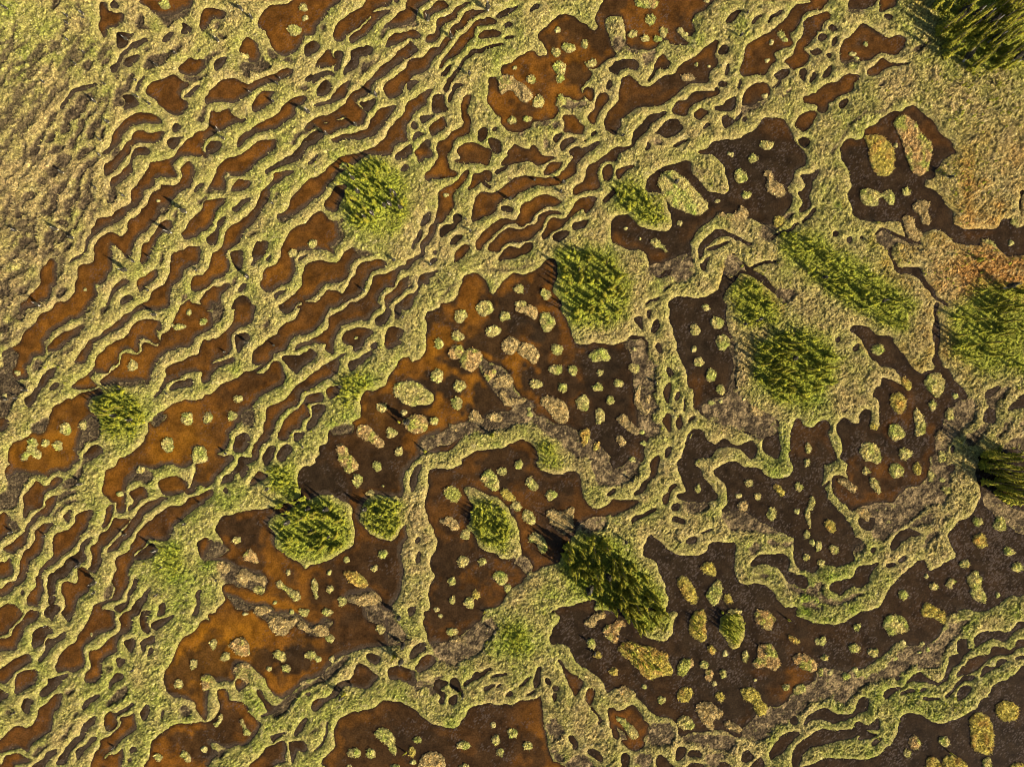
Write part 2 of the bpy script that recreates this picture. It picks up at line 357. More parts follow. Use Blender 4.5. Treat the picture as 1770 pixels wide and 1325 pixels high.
d 300 1160 350 1130 360 1160 310 1190
r -20 1230 60 1160 150 1150 170 1130 230 1130 170 1200 130 1260 140 1340 -20 1340
d 240 1320 260 1260 330 1225 380 1250 400 1300 400 1340 240 1340
d 530 900 570 890 550 920
d 600 1230 640 1190 700 1190 640 1220 610 1250
d 1640 40 1670 -10 1740 -20 1760 20 1730 50
d 1690 130 1740 100 1765 130 1710 150
k 385 1080 130 1640 930 110 1380 1190 80 600 440 60
@708 265
r 55 30 50 -30 180 -30 190 20 130 50 90 90
r 130 190 190 130 240 60 250 -30 330 -30 330 40 340 130 410 160 400 190 320 210 200 215 150 230
r 370 70 440 40 450 -30 690 -30 690 90 640 100 560 90 450 85
r 800 110 820 50 880 0 890 -30 1090 -30 1130 10 1180 25 1260 30 1200 60 1130 100 1070 80 1020 65 940 75 880 100
d 740 170 800 130 850 120 800 160 760 190
r 240 480 260 380 260 320 330 290 400 240 460 180 500 150 510 180 480 230 420 290 380 350 380 420 370 480 330 530 290 590 230 610 220 680 190 760 130 820 120 860 60 920 0 960 -20 960 -20 930 60 890 100 830 100 770 160 700 170 640 220 580
i 310 360 26 18
d 100 640 100 590 170 510 180 540 150 600
d 30 800 50 730 100 660 105 720 60 780 40 830
r 500 310 540 240 560 180 640 155 700 170 710 230 640 230 610 260 560 290
d 620 260 650 245 700 280 680 295
r 540 590 550 420 590 370 640 340 720 345 780 320 830 280 900 230 1000 200 1100 210 1200 210 1280 200 1330 150 1370 110 1410 40 1410 -30 1500 -30 1540 -20 1480 50 1440 110 1440 160 1380 210 1320 250 1260 270 1180 280 1100 270 1040 300 960 340 880 390 820 390 770 420 740 470 740 510 660 540 600 570
n 820 250 860 210 880 220 840 270
r 1410 330 1440 280 1510 240 1530 120 1600 80 1680 40 1760 -20 1800 -20 1790 60 1700 70 1640 110 1620 170 1640 250 1610 310 1500 325 1420 350
r 1170 160 1200 100 1260 80 1300 80 1330 90 1260 150 1210 175
r 1660 170 1690 110 1740 100 1750 200 1700 230
d 1680 390 1720 370 1770 300 1790 330 1740 400 1690 420
r 910 580 950 510 970 450 1050 410 1120 370 1230 370 1300 420 1250 450 1150 480 1080 530 1040 590 1000 600 980 630 920 600 860 610 800 640 720 700 660 760 630 810 580 830 580 750 640 670 740 600 820 570
d 790 460 830 445 890 490 880 510 800 500
r 700 780 760 720 840 660 900 650 980 660 1020 630 1080 610 1120 540 1180 515 1280 510 1320 520 1290 530 1200 545 1170 590 1130 650 1090 700 1060 730 990 760 920 770 850 770 790 810 770 850 690 840
r 1200 600 1240 570 1320 580 1400 520 1380 560 1340 610 1290 640 1230 680 1190 740 1160 750 1150 710
r 1400 500 1440 400 1520 380 1610 375 1610 420 1580 480 1530 510 1500 480 1450 510 1390 560
d 1420 660 1420 600 1530 580 1530 610 1480 650
d 1250 730 1280 680 1340 665 1380 680 1350 720 1280 760
r 760 930 820 840 860 810 940 830 1000 780 1060 765 1060 820 1000 870 900 900 820 920
d 370 620 380 540 430 525 450 570 400 630 340 680 280 720 260 690 300 630
d 360 790 390 720 450 700 440 740 380 790
r 380 940 400 860 460 800 520 810 480 860 410 930 350 955
n 640 880 720 855 710 870 650 890
d 190 940 220 900 240 910 200 960
d 210 860 230 830 235 870
r -20 1260 40 1200 70 1170 80 1080 120 1040 240 1010 200 1050 140 1080 90 1140 60 1210 20 1260
n 220 1090 260 1070 240 1120 210 1140
d 120 1110 170 1080 160 1120 130 1130
n -20 1080 20 1040 20 1140 -20 1160
r 1740 680 1770 620 1850 640 1850 770 1770 770
r 300 1340 370 1290 430 1190 470 1090 510 1050 560 1035 600 1060 660 1120 700 1190 740 1220 770 1160 820 1090 900 1040 1000 1050 1090 1020 1140 970 1200 910 1250 920 1280 1010 1260 1100 1240 1200 1260 1340
l14 470 960 600 955 780 945
f12 620 1010 800 1010 980 990 1080 960
f12 240 1290 330 1180 470 1080
i 945 1172 42 42 960 1305 55 30 625 1315 40 20
I 1130 1190 1160 1170 1210 1190 1225 1230 1200 1260 1160 1260 1130 1220
k 870 400 120 1330 260 100 530 670 90 190 960 90 1300 340 100 490 575 60 1080 230 60
@1062 265
d 280 320 290 230 330 180 400 140 500 110 600 70 650 75 665 130 690 200 740 270 800 320 870 340 970 345 990 290 970 200 950 120 900 60 840 10 770 -10 840 -80 1050 -120 1500 -120 1590 -60 1650 20 1640 90 1570 140 1540 220 1500 290 1530 390 1500 480 1450 560 1360 600 1250 600 1170 560 1100 570 1040 520 900 520 820 590 760 620 700 660 650 740 660 830 680 950 700 1040 640 1100 520 1110 480 1060 400 1080 330 1060 300 960 280 870 200 830 100 830 40 780 -20 760 -20 590 80 530 130 540 180 590 250 640 350 660 440 670 500 610 490 520 460 430 430 360 360 330
r 0 680 100 700 250 800 400 860 450 900 400 950 320 930 290 870 200 830 100 830 40 790 0 760
r 560 640 700 560 830 480 900 440 880 520 760 620 650 740 560 760
I 380 280 390 210 440 150 520 160 600 210 680 290 750 370 800 430 800 490 730 535 650 520 560 490 480 450 430 380
P 800 310 740 250 690 170 665 80 700 0 800 10 860 40 930 100 970 180 990 270 960 345 870 335
i 1090 200 60 62 1195 45 42 36 1140 365 40 34 885 410 25 20 565 605 25 24 97 648 20 22 217 735 16 16 1010 10 22 18
P 1285 190 1320 145 1370 180 1380 230 1440 270 1480 330 1430 385 1350 350 1310 300 1320 220
I 310 770 350 735 410 780 440 810 455 840 440 860 400 820 340 810
P 880 530 930 505 1000 540 1060 500 1090 460 1140 475 1160 520 1130 580 1040 600 950 580
Q 1370 580 1420 540 1470 560 1450 620 1390 640
n 1240 640 1360 600 1480 540 1560 520 1480 600 1400 660 1360 740 1290 740
n 480 1040 560 960 640 900 690 1000 680 1080 540 1110
n 300 960 420 940 520 900 640 860 660 940 560 980 430 1040 380 1060 320 1060
d 720 870 745 780 780 720 850 680 930 660 1000 700 1080 740 1060 755 960 720 880 740 820 780 780 820 740 900
d 790 840 830 810 980 770 960 790 850 830
d 740 960 770 940 820 900 800 960 780 1020
s20 1180 780 1100 750 1000 700
d 1610 180 1680 180 1750 150 1770 160 1730 230 1700 280 1680 370 1690 450 1640 500 1600 500 1620 420 1580 350 1620 320 1650 270 1620 210
s22 1640 600 1690 520 1720 490
s20 1360 740 1420 690 1520 650 1600 610
r 10 160 60 130 120 105 170 110 90 160 40 220 20 210
d 490 1340 510 1250 620 1245 700 1260 800 1240 890 1180 930 1090 945 1000 940 920 970 870 1050 880 1120 950 1180 990 1250 1040 1340 1110 1400 1180 1440 1240 1420 1250 1360 1180 1250 1100 1170 1050 1080 1040 1040 1100 970 1180 930 1260 910 1340
n 950 880 1050 890 1120 960 1150 1020 1080 1030 1010 1080 960 1060
i 780 1320 34 18
s16 1130 1000 1300 950 1400 940
n 400 1180 470 1120 500 1130 430 1190
s22 280 1300 340 1270 390 1240
n 1380 1180 1500 1160 1560 1200 1480 1280 1440 1250
k 520 260 150
@1416 265
d 240 -60 1100 -60 1060 80 1000 140 1000 200 920 230 910 290 960 320 1010 330 1060 400 1110 460 1150 520 1150 600 1240 660 1330 660 1450 650 1550 640 1590 570 1660 570 1700 640 1740 640 1800 620 1800 850 1720 880 1640 890 1560 830 1500 780 1400 750 1380 790 1300 790 1170 760 1080 680 980 650 890 700 870 760 890 820 850 830 800 790 700 770 640 790 620 830 640 930 700 980 800 990 870 1000 900 1080 970 1160 1020 1240 1060 1280 1110 1310 1070 1310 1000 1250 940 1180 860 1090 770 1040 700 1030 640 960 600 860 520 780 480 740 510 670 560 650 650 690 720 720 760 730 720 650 700 590 600 580 480 590 350 570 310 520 290 440 250 350 290 270 260 160
P 1760 330 1800 320 1800 580 1740 560
d 1740 340 1790 320 1790 520 1760 540 1740 470
r 1240 680 1360 665 1480 650 1520 680 1450 720 1320 740
n 480 740 560 660 640 700 760 760 860 780 880 830 780 790 660 780 600 840 640 950 560 830
I 355 380 360 320 410 305 500 320 530 350 590 320 640 340 655 390 640 440 600 440 550 385 510 400 510 450 430 455 370 430
i 750 335 38 38 1658 775 26 24 1700 600 45 42
j 955 280 44 40
P 805 470 840 410 930 410 965 440 940 500 965 590 940 620 880 600 870 550
P 720 560 760 535 810 570 830 640 890 690 860 760 790 740 740 680 730 620
d 120 690 150 670 160 710 130 720
d 240 740 270 715 280 750 255 780
d 355 740 365 710 375 740
I 1395 750 1440 735 1490 760 1530 810 1470 800
k 1100 215 120 1580 1170 250
@0 530
r 30 390 150 330 190 260 260 190 330 90 350 60 450 30 500 -30 760 -30 740 50 680 100 600 120 540 160 470 200 420 260 380 320 390 400 310 430 260 490 220 560 230 610 170 640 220 700 180 750 130 810 110 870 60 940 -20 980 -20 550 30 540 20 460
n 60 380 120 380 170 420 120 560 160 640 230 680 180 760 120 830 100 890 50 960 -20 960 -20 560 40 540 20 450
i 150 570 30 26 45 765 25 18
r 170 60 180 10 200 -20 290 -30 240 30 200 80
n 110 70 180 40 240 40 200 110 150 110
n -10 190 30 160 90 150 90 190 50 225 -10 220
n 0 300 50 270 90 280 30 310
r 420 340 480 280 530 240 620 200 690 170 750 160 720 200 640 250 590 310 510 360 440 400 410 380
n 280 500 320 460 370 470 400 440 420 390 480 390 420 450 380 520 320 570 290 560
r 640 480 690 410 740 350 760 300 850 250 920 200 990 150 1080 80 1140 40 1200 0 1300 -20 1460 -20 1380 20 1240 30 1150 60 1110 120 1060 170 980 210 900 250 830 300 790 370 750 430 740 480 680 490
d 350 640 400 570 440 530 490 530 470 590 420 640 380 700 330 690
d 430 710 480 660 515 665 500 700 450 720
d 225 790 270 760 320 700 350 720 310 780 290 830 240 870
n 860 80 880 0 960 -20 940 30 880 90
r 620 690 680 630 760 570 820 520 830 450 880 390 930 340 1030 290 1090 250 1130 200 1180 130 1280 115 1370 125 1395 180 1360 240 1380 300 1330 310 1280 270 1220 280 1200 340 1180 390 1120 350 1050 370 1020 420 1020 480 960 510 930 560 860 560 800 600 800 650 840 680 720 700
r 860 640 940 580 1000 530 1040 500 1060 420 1100 400 1180 410 1220 380 1230 330 1280 310 1340 340 1390 310 1410 240 1470 190 1490 120 1550 40 1580 -20 1700 -30 1760 30 1830 50 1900 10 1920 60 1890 130 1840 190 1770 220 1690 260 1640 330 1550 350 1450 390 1390 430 1340 490 1310 570 1290 640 1200 650 1100 650 1010 660 940 660 900 680
l40 830 570 810 620 830 660
i 1148 510 46 44 1632 50 26 28 1760 130 32 36
I 1500 175 1540 145 1600 155 1610 180 1560 200 1510 190
i 1490 160 16 14
n 920 660 1100 640 1290 640 1270 680 1150 680 1020 690
r 1440 660 1430 560 1480 500 1560 460 1640 440 1720 400 1740 340 1790 300 1860 280 1870 290 1980 250 2000 380 1900 430 1820 500 1790 580 1770 640 1750 570 1690 560 1600 580 1560 610 1470 640
s22 1340 770 1400 700 1420 620
d 1470 700 1500 660 1580 640 1640 625 1670 650 1650 690 1560 700 1480 715
d 1750 660 1760 600 1810 560 1810 640
r 100 1340 100 1200 120 1170 220 1130 290 1080 330 1010 420 960 460 890 540 820 640 790 690 740 780 720 850 700 880 740 800 780 760 840 790 910 850 960 880 1040 870 1120 800 1160 720 1200 680 1270 650 1340
n 700 1100 760 960 850 960 880 1060 870 1120 800 1150 720 1210 680 1270 660 1240
n 280 1010 430 940 420 1010 380 1090 280 1080
i 720 1025 36 40 570 1055 52 54 398 1180 34 34 505 1200 42 46
I 240 1190 260 1140 310 1140 330 1190 320 1220 360 1260 350 1310 310 1310 260 1270 240 1320 190 1320 200 1270 240 1250
d 730 1330 740 1270 790 1210 840 1200 890 1250 870 1280 790 1320
r 1080 1340 1140 1270 1230 1180 1270 1100 1300 1000 1370 930 1450 870 1540 820 1660 810 1780 820 1790 1160 1700 1210 1670 1240 1680 1340
n 1310 1000 1400 920 1440 940 1400 1010 1340 1040
i 1620 967 54 54 1452 1195 58 60
I 1670 1230 1710 1200 1760 1210 1790 1260 1790 1340 1670 1340
d -10 980 60 970 80 1010 50 1060 -10 1080
k 1360 70 120 250 720 110 70 800 60 160 790 60
@354 530
n 140 100 160 0 150 -20 60 -20 70 180 20 220 110 150
r -20 300 90 290 160 230 220 170 250 110 260 20 290 -20 430 -20 410 70 400 130 350 160 290 190 240 240 210 300 200 350 180 390 120 410 60 440 -20 470
d 270 270 290 240 350 230 390 260 370 300 330 340 280 390
n 520 200 520 130 550 100 560 160 540 210
d 640 0 640 -20 770 -20 770 20 720 50 670 40
r 420 440 440 370 490 310 560 280 620 240 640 190 690 150 740 130 800 80 830 0 850 -30 1080 -30 1050 60 1020 140 970 190 900 230 820 240 750 270 720 330 700 370 640 390 570 430 520 480 450 500 410 480
r 1110 410 1050 390 1030 360 1040 330 1000 320 960 310 900 320 830 360 780 370 800 330 880 300 960 270 1020 230 1070 180 1080 100 1130 60 1210 20 1270 -30 1500 -30 1450 50 1410 120 1330 120 1250 140 1190 170 1150 220 1120 290 1120 370
d 660 430 760 420 820 435 870 400 910 370 960 400 950 440 890 480 830 530 790 580 760 560 720 490
r 1190 280 1220 220 1290 190 1380 190 1450 210 1410 260 1370 310 1350 370 1300 390 1280 340 1210 320
d 1290 310 1320 260 1350 300 1340 370 1300 390
i 1305 268 18 20
d 1470 110 1520 60 1580 10 1600 70 1560 140 1500 160
d 1640 20 1690 -10 1700 60 1650 100
r 1560 270 1580 200 1650 180 1710 200 1700 240 1670 280 1710 310 1640 340 1570 350
d 1440 330 1480 305 1495 330 1460 360
d 1240 490 1320 450 1390 400 1440 370 1450 410 1400 460 1330 510 1270 550 1240 530
r -20 570 50 510 130 470 240 430 240 480 160 510 90 550 40 600 -20 660
s18 370 580 470 530 570 450 590 420
n 600 480 660 500 690 580 620 600 580 560
r -20 800 60 760 150 670 260 620 360 570 480 575 540 560 580 490 640 480 680 540 700 600 670 670 590 710 500 760 440 800 420 880 430 1000 410 1040 370 1030 300 1000 240 1060 210 1110 190 1200 130 1250 60 1290 -20 1280
i 290 795 38 36 240 940 40 42 30 960 44 44
n 330 900 420 880 420 1010 380 1030 310 990
d 250 1240 260 1130 330 1095 390 1130 380 1200 350 1250 290 1260
d 140 1330 200 1280 240 1290 230 1340
r 400 1320 420 1230 470 1140 500 1080 530 980 530 900 580 860 660 820 720 770 760 720 830 660 900 610 970 560 1050 490 1110 470 1160 470 1150 550 1110 600 1030 640 960 680 880 720 820 770 800 840 740 860 660 920 620 980 590 1070 560 1120 540 1160 480 1190 460 1290 420 1330
s16 1120 480 1180 420 1220 400
r 640 1120 660 1050 690 960 760 910 840 850 870 780 960 740 1010 740 1010 810 920 830 890 870 910 940 850 970 830 1030 750 1070 730 1130 670 1150
d 880 1050 890 1000 920 960 940 920 930 870 970 850 1040 860 1040 900 990 960 960 1010 900 1070
d 780 1100 830 1070 865 1080 850 1120 790 1160
r 1060 720 1130 680 1170 700 1140 760 1090 800 1060 770
d 500 1330 520 1260 560 1210 600 1210 600 1260 560 1330
d 640 1330 640 1250 690 1190 740 1200 760 1240 720 1270 680 1330
d 300 1310 330 1310 330 1330
r 1000 1340 1040 1250 1060 1140 1090 1050 1180 1020 1280 990 1340 950 1350 880 1360 790 1390 740 1500 720 1570 670 1600 590 1660 510 1790 490 1790 1340
n 1100 1100 1100 1040 1180 1020 1270 1000 1290 1080 1180 1110
I 1630 720 1660 660 1750 640 1850 660 1900 720 1880 800 1820 860 1750 850 1700 800 1650 780
J 1310 1070 1350 1020 1420 1030 1480 1100 1550 1170 1530 1220 1480 1210 1410 1160 1330 1120
J 1140 1210 1180 1190 1230 1220 1250 1280 1300 1340 1170 1340
i 1528 870 44 42 1720 915 28 30 1615 1090 44 48 1680 1248 36 40
k 380 310 110 180 390 60 600 335 40 1760 990 250 1180 690 110
l20 1180 1010 1260 870 1340 800
@708 530
r 150 50 210 30 300 10 340 -40 1240 -40 1290 0 1340 90 1380 200 1410 280 1470 330 1560 325 1660 310 1770 330 1870 290 1940 250 2040 290 2060 420 2120 500 2120 640 2115 800 2140 870 2100 920 2110 1000 2170 1070 2080 1130 2020 1220 2000 1340 1760 1340 1600 1330 1420 1270 1350 1230 1290 1170 1180 1090 1080 1030 980 1005 880 1020 750 1070 600 1080 480 1120 400 1180 300 1250 100 1270 40 1340 -60 1340 -60 500 -20 490 60 460 130 400 150 250
n 90 1160 200 1100 420 1010 520 960 640 960 820 900 1000 860 1080 900 1250 1000 1400 1040 1600 1150 1700 1250 1760 1340 1420 1280 1290 1170 1080 1030 980 1005 750 1070 480 1120 350 1190 90 1260
n 1900 280 2020 290 2060 420 2120 500 2120 640 2115 800 2140 870 2100 920 2110 1000 2170 1070 2080 1130 1980 1080 1960 900 1930 700 1880 500 1850 340
n 600 440 700 480 850 560 920 720 1020 800 1100 880 900 880 800 820 700 700 600 560
d 1550 340 1780 350 1900 400 1920 700 1900 900 1960 1100 1780 1250 1600 1130 1480 1000 1580 850 1480 600 1500 420
d 880 80 1100 130 1180 260 1100 310 960 240 850 230
i 440 82 58 56 255 320 44 44 418 255 56 44 820 82 46 46 722 210 70 48 1275 370 58 44 1265 545 58 44 1412 552 42 46 1645 568 30 30 1092 668 54 44 1325 702 44 40 1625 697 44 42 1735 808 38 38 1498 830 60 70 1645 945 44 66 238 595 62 58 430 685 56 54 408 832 52 54 215 988 42 34
I 570 0 620 -50 700 -40 720 40 640 85 590 50
P 910 10 1000 -10 1080 0 1110 60 1090 110 1040 90 1000 60 930 40
I 1120 70 1180 50 1240 90 1260 150 1190 225 1140 170
J 330 400 360 345 430 330 470 380 430 450 360 445
J 440 450 500 370 560 360 620 400 630 450 570 540 520 555 460 520
P 790 340 820 290 870 255 950 300 930 370 880 410 820 390
P 930 380 970 310 1050 320 1110 380 1120 430 1080 490 990 440
J 640 590 670 540 740 535 740 590 680 645
P 720 680 760 600 850 580 900 640 870 690 760 700
P 780 740 830 730 860 790 990 790 990 830 860 860 810 840
P 1130 820 1170 770 1270 790 1340 830 1380 940 1330 1010 1260 990 1180 890
P 510 940 560 890 620 950 640 1000 560 1000 520 980
P 650 950 740 910 810 960 760 1000
P 340 1000 420 1060 390 1080 340 1040
J -60 1000 20 940 110 930 155 990 150 1060 80 1090 0 1080
Q 1460 1090 1510 1050 1560 1080 1550 1160 1500 1210 1480 1140
Q 1580 1190 1640 1170 1630 1230 1590 1240
i 1040 930 30 28 1560 430 20 18
I 1550 410 1620 370 1690 360 1735 430 1720 470 1640 470 1590 480
i 1030 880 18 16
L 0 650 70 650 150 710 210 790 160 860 50 850 -40 850 -100 760
r 480 1340 540 1270 640 1230 780 1220 880 1190 960 1160 1040 1180 1090 1250 1060 1340
@1062 530
d 500 -20 940 -20 950 60 970 200 1040 300 1040 400 1020 560 1060 720 1150 800 1270 900 1380 940 1420 1000 1410 1100 1430 1280 1400 1310 1320 1270 1270 1180 1180 1110 1080 1060 900 1000 800 1000 720 900 690 860 690 720 640 690 640 600 590 500 550 400 525 280
n 980 300 1040 300 1040 560 1070 720 1150 800 1270 900 1380 940 1410 1010 1400 1100 1280 1160 1150 1080 900 1000 800 1000 740 880 830 790 960 760 1000 600 1010 450
d 1280 1160 1400 1120 1430 1280 1390 1310 1320 1270
r 650 570 760 540 760 740 740 830 710 880 690 850 690 720 640 680
i 790 10 32 30 695 195 46 52 685 362 30 30 730 478 44 42 835 588 48 58 887 140 56 54 935 310 66 66 917 715 40 44 172 530 42 50 35 660 40 38 172 365 22 20 1120 795 18 16 840 830 34 26 920 815 22 16
P 1170 860 1240 860 1290 920 1260 950 1180 910
P 20 970 80 930 140 990 210 1060 190 1110 100 1060
P 10 1140 50 1110 100 1170 60 1200
P 170 760 210 670 230 700 220 800 260 880 320 870 280 940 220 900 170 830
P 280 760 320 770 300 840 260 810
i 240 1080 24 22 150 1310 28 24 250 1180 30 24
L 730 1000 790 980 860 1040 960 1030 1050 1060 1170 1110 1280 1150 1260 1230 1200 1160 1090 1190 960 1150 860 1170 780 1100
d 320 200 350 130 385 100 395 160 370 210 345 225
d 360 350 380 320 405 370 380 395
d 450 570 470 530 500 570 480 605
d 180 100 230 90 240 170 240 200
d 290 40 320 40 300 100
r 430 730 470 650 490 690 480 770 465 830
r 520 800 560 730 570 760 545 810
s14 605 810 605 890
r 415 990 460 910 490 960 480 1040 475 1090 440 1040
r 525 1010 575 930 580 1010 555 1065
d 640 1000 680 950 680 980
d 600 1340 600 1220 660 1140 710 1060 760 1090 800 1140 860 1180 960 1150 1020 1190 1100 1190 1200 1160 1230 1260 1180 1310 1110 1250 1020 1210 900 1220 840 1290 740 1310 680 1340
L 840 1300 880 1220 1010 1200 1100 1250 1180 1320 1180 1340 840 1340
r 1540 1340 1535 1060 1560 990 1600 980 1630 1030 1700 1050 1770 1000 1830 980 1870 1040 1850 1100 1870 1200 1900 1340
i 1672 1220 32 50 1665 1330 24 20
d 440 1280 450 1230 500 1210 490 1250 450 1300
d 350 1330 370 1280 390 1340
s14 610 1180 640 1120 690 1060
k 345 650 80 515 895 30 1110 150 110 1220 120 140
@1416 530
d 270 200 300 170 370 160 460 210 540 260 620 265 640 330 720 400 770 480 860 580 920 560 990 530 980 460 1000 380 990 250 1000 100 1000 -20 1020 -20 1015 100 1040 250 1015 400 1050 460 1060 520 1120 530 1150 620 1210 680 1270 730 1280 800 1220 870 1150 880 1100 960 1060 1040 1000 1100 990 1200 960 1340 240 1340 210 1230 190 1150 160 1040 180 980 230 965 290 1010 340 1010 360 920 400 890 440 920 440 1020 510 1060 520 900 520 820 460 760 480 710 530 690 540 610 600 630 700 680 720 650 700 590 620 520 520 500 460 450 380 330 340 240
n 1060 1040 1100 900 1250 800 1340 820 1340 950 1240 1060 1130 1180 1060 1340 960 1340 1000 1180
r 600 640 740 700 800 780 800 1000 760 1100 700 1200 610 1180 560 1050 600 960 700 940 760 860 740 740 640 700
r 920 1050 1000 1000 1000 1200 980 1340 860 1340 930 1200
I 905 640 950 580 1030 570 1080 640 1070 730 1010 790 960 740 910 680
Q 695 620 740 610 790 650 800 690 770 730 720 680
Q 610 780 650 745 720 755 760 820 740 890 700 925 650 900 620 850
I 810 960 820 890 850 880 890 940 920 1010 910 1080 860 1120 820 1100 830 1020
I 595 1080 620 1020 680 1020 740 1080 730 1130 660 1160 610 1130
I 345 1240 380 1180 440 1170 500 1210 540 1290 520 1340 430 1340 370 1300
i 505 370 54 48 1175 765 28 28 980 855 36 46 1125 930 44 46 740 1270 62 50
P 990 1120 1040 1070 1090 1090 1100 1140 1040 1160
Q 430 1020 480 980 505 1000 500 1060 460 1060
i 1060 1300 40 50
d 140 280 165 255 180 290 160 310
d 290 350 330 320 340 370 310 385
n 180 910 220 890 270 920 200 920
d 1430 770 1450 720 1540 680 1560 690 1520 740 1450 800
n 1450 800 1540 740 1640 680 1600 780 1520 850 1520 950 1510 1010 1420 1010 1450 900
d 1420 990 1450 880 1520 920 1510 1010
n 1280 1110 1340 1100 1420 1020 1470 1020 1420 1090 1350 1180 1270 1230 1250 1260
d 1640 890 1680 830 1770 740 1800 720 1800 840 1730 880 1660 900
n 1480 1170 1540 1090 1600 1000 1640 940 1670 980 1610 1060 1540 1130
n 1720 1020 1790 960 1790 1030
n 1550 1250 1590 1190 1660 1130 1790 1120 1790 1240 1660 1250 1560 1290
d -10 1340 -10 1150 40 1180 100 1260 160 1330
d 1140 1240 1160 1190 1180 1220 1150 1260
@0 795
r 100 -20 650 -20 650 10 600 80 530 90 460 100 420 160 390 150 350 140 300 130 240 170 200 230 170 310 140 400 80 430 20 420 -20 440 -20 310 50 270 70 190 40 110 60 60 90 40
n -20 300 60 260 80 160 160 100 250 110 400 130 420 160 380 150 300 130 230 180 190 250 150 340 120 420 60 430 -20 430
s20 110 110 130 80 170 70
n 640 130 690 50 740 -20 780 10 720 60 710 130 680 170
r 200 430 210 360 220 290 290 210 310 185 370 215 430 215 490 145 540 160 540 180 490 230 440 260 380 290 360 340 370 390 330 420 250 440 210 490 190 470
n 540 190 620 160 690 190 620 230 560 240 500 220
r 390 410 400 350 440 320 500 310 480 360 450 410 410 480 340 490 290 540 250 580 240 650 230 710 180 750 140 770 120 810 80 800 40 770 60 730 110 700 170 670 210 620 220 570 270 500 320 470
n 500 310 600 260 690 250 660 290 580 320 520 360 480 350
n 480 420 530 380 620 340 700 330 660 380 560 410 510 460 460 490
r 550 490 580 450 620 440 600 520 570 530
r 0 480 30 450 50 470 90 510 160 570 150 620 90 630 40 660 -10 690 -20 500
n 90 510 170 570 150 630 90 610 60 550
r -20 900 40 890 90 850 100 900 110 970 60 1010 -20 1020
r 10 1110 60 1070 140 1040 170 960 180 880 200 790 260 760 300 700 300 620 340 570 400 545 460 550 430 600 390 650 380 720 350 790 290 840 250 920 230 990 190 1060 120 1110 60 1150 0 1180
r 330 1000 350 920 430 860 460 800 460 700 480 640 540 610 600 590 650 540 660 480 720 450 790 430 800 470 770 530 740 600 690 660 650 730 590 780 540 820 510 870 460 900 390 930 350 990
r 220 1230 260 1150 310 1080 300 1010 340 1000 370 1080 380 1140 330 1230 330 1260 270 1260
d 170 1140 190 1120 200 1140 180 1160
d 420 1180 410 1050 410 990 470 960 540 920 590 850 650 810 680 780 740 690 800 660 780 710 740 750 720 790 750 850 720 890 650 900 600 960 580 1000 500 1020 470 1080 480 1170 470 1230 430 1240
r 660 940 710 930 760 970 820 1040 780 1100 730 1150 680 1190 650 1250 640 1330 560 1340 560 1200 530 1110 540 1060 600 1050 660 1060 680 1000
d 760 940 830 910 870 840 880 880 820 970
d 410 1270 480 1250 520 1280 480 1330 400 1340
r -20 1330 60 1240 120 1245 170 1300 180 1340
d 220 1330 260 1295 330 1330
r 790 930 800 830 790 770 850 720 880 640 930 610 960 560 980 510 1040 510 1090 510 1130 510 1080 560 1030 600 1000 660 940 700 890 750 860 810 860 870 830 920
r 1060 600 1090 580 1150 520 1190 450 1200 410 1280 360 1380 330 1450 330 1380 380 1310 430 1250 470 1210 520 1170 590 1130 650 1060 700 1030 760 940 800 940 750 1000 700 1050 650
r 880 570 910 480 920 410 970 390 980 430 950 500 920 570
r 900 190 920 90 1000 40 1090 -20 1660 -20 1640 40 1560 60 1480 40 1380 60 1300 70 1180 60 1190 130 1130 200 1090 250 1080 340 1080 440 1010 440 1010 380 960 350 900 300 890 230
n 1170 120 1190 60 1300 90 1340 130 1300 190 1230 200 1180 170 1110 220 1120 160
i 1215 80 44 34 1040 293 30 28
r 1130 270 1180 250 1240 240 1280 290 1250 320 1200 350 1140 410 1110 440 1110 390 1150 350 1130 310
r 1370 200 1430 150 1500 135 1590 170 1610 220 1580 270 1500 300 1420 300 1380 260
r 1600 250 1640 230 1690 90 1720 20 1790 -10 1790 190 1720 220 1680 270 1620 290
r 1130 760 1180 650 1240 580 1290 530 1360 480 1450 420 1560 390 1640 330 1720 300 1790 270 1790 330 1750 380 1680 430 1600 480 1560 530 1480 590 1420 640 1420 690 1350 680 1280 670 1250 740 1200 770 1150 830 1140 870
d 1400 640 1500 590 1480 650 1420 690
d 1170 850 1200 800 1260 760 1310 720 1350 750 1360 800 1290 840 1200 860
r 960 1080 1000 960 1020 850 1080 800 1150 790 1160 870 1120 950 1110 1030 1080 1110 1040 1190 970 1210 930 1230 880 1260 860 1340 790 1340 810 1260 900 1220 970 1190 1010 1100
n 900 1180 920 1110 970 1060 990 1100 960 1180 920 1210
d 990 1270 1050 1230 1090 1210 1110 1150 1140 1080 1170 1010 1200 1020 1180 1100 1120 1180 1090 1260 1050 1310 990 1300
d 1110 1340 1130 1290 1180 1230 1230 1180 1260 1120 1290 1110 1280 1190 1230 1260 1180 1340
d 1360 1340 1390 1240 1420 1250 1420 1320 1380 1340
d 1660 1340 1690 1240 1700 1140 1730 1120 1720 1200 1710 1300
d 1700 720 1750 690 1790 690 1790 860 1740 810
k 720 200 110 110 620 80 690 890 120 840 1050 150 1090 640 80 1370 770 150 830 1130 70 1730 370 60 1610 545 70 400 655 40
@354 795
r -20 -20 210 -20 180 60 100 130 80 200 -20 210
d 140 200 160 150 230 110 280 40 300 -20 420 -20 370 40 330 60 300 100 250 130 250 180 190 190 140 215
d 510 -20 580 -20 540 40 510 20
d 300 110 340 70 380 60 350 130 320 160
r 400 220 420 160 440 110 480 95 540 130 510 170 470 190
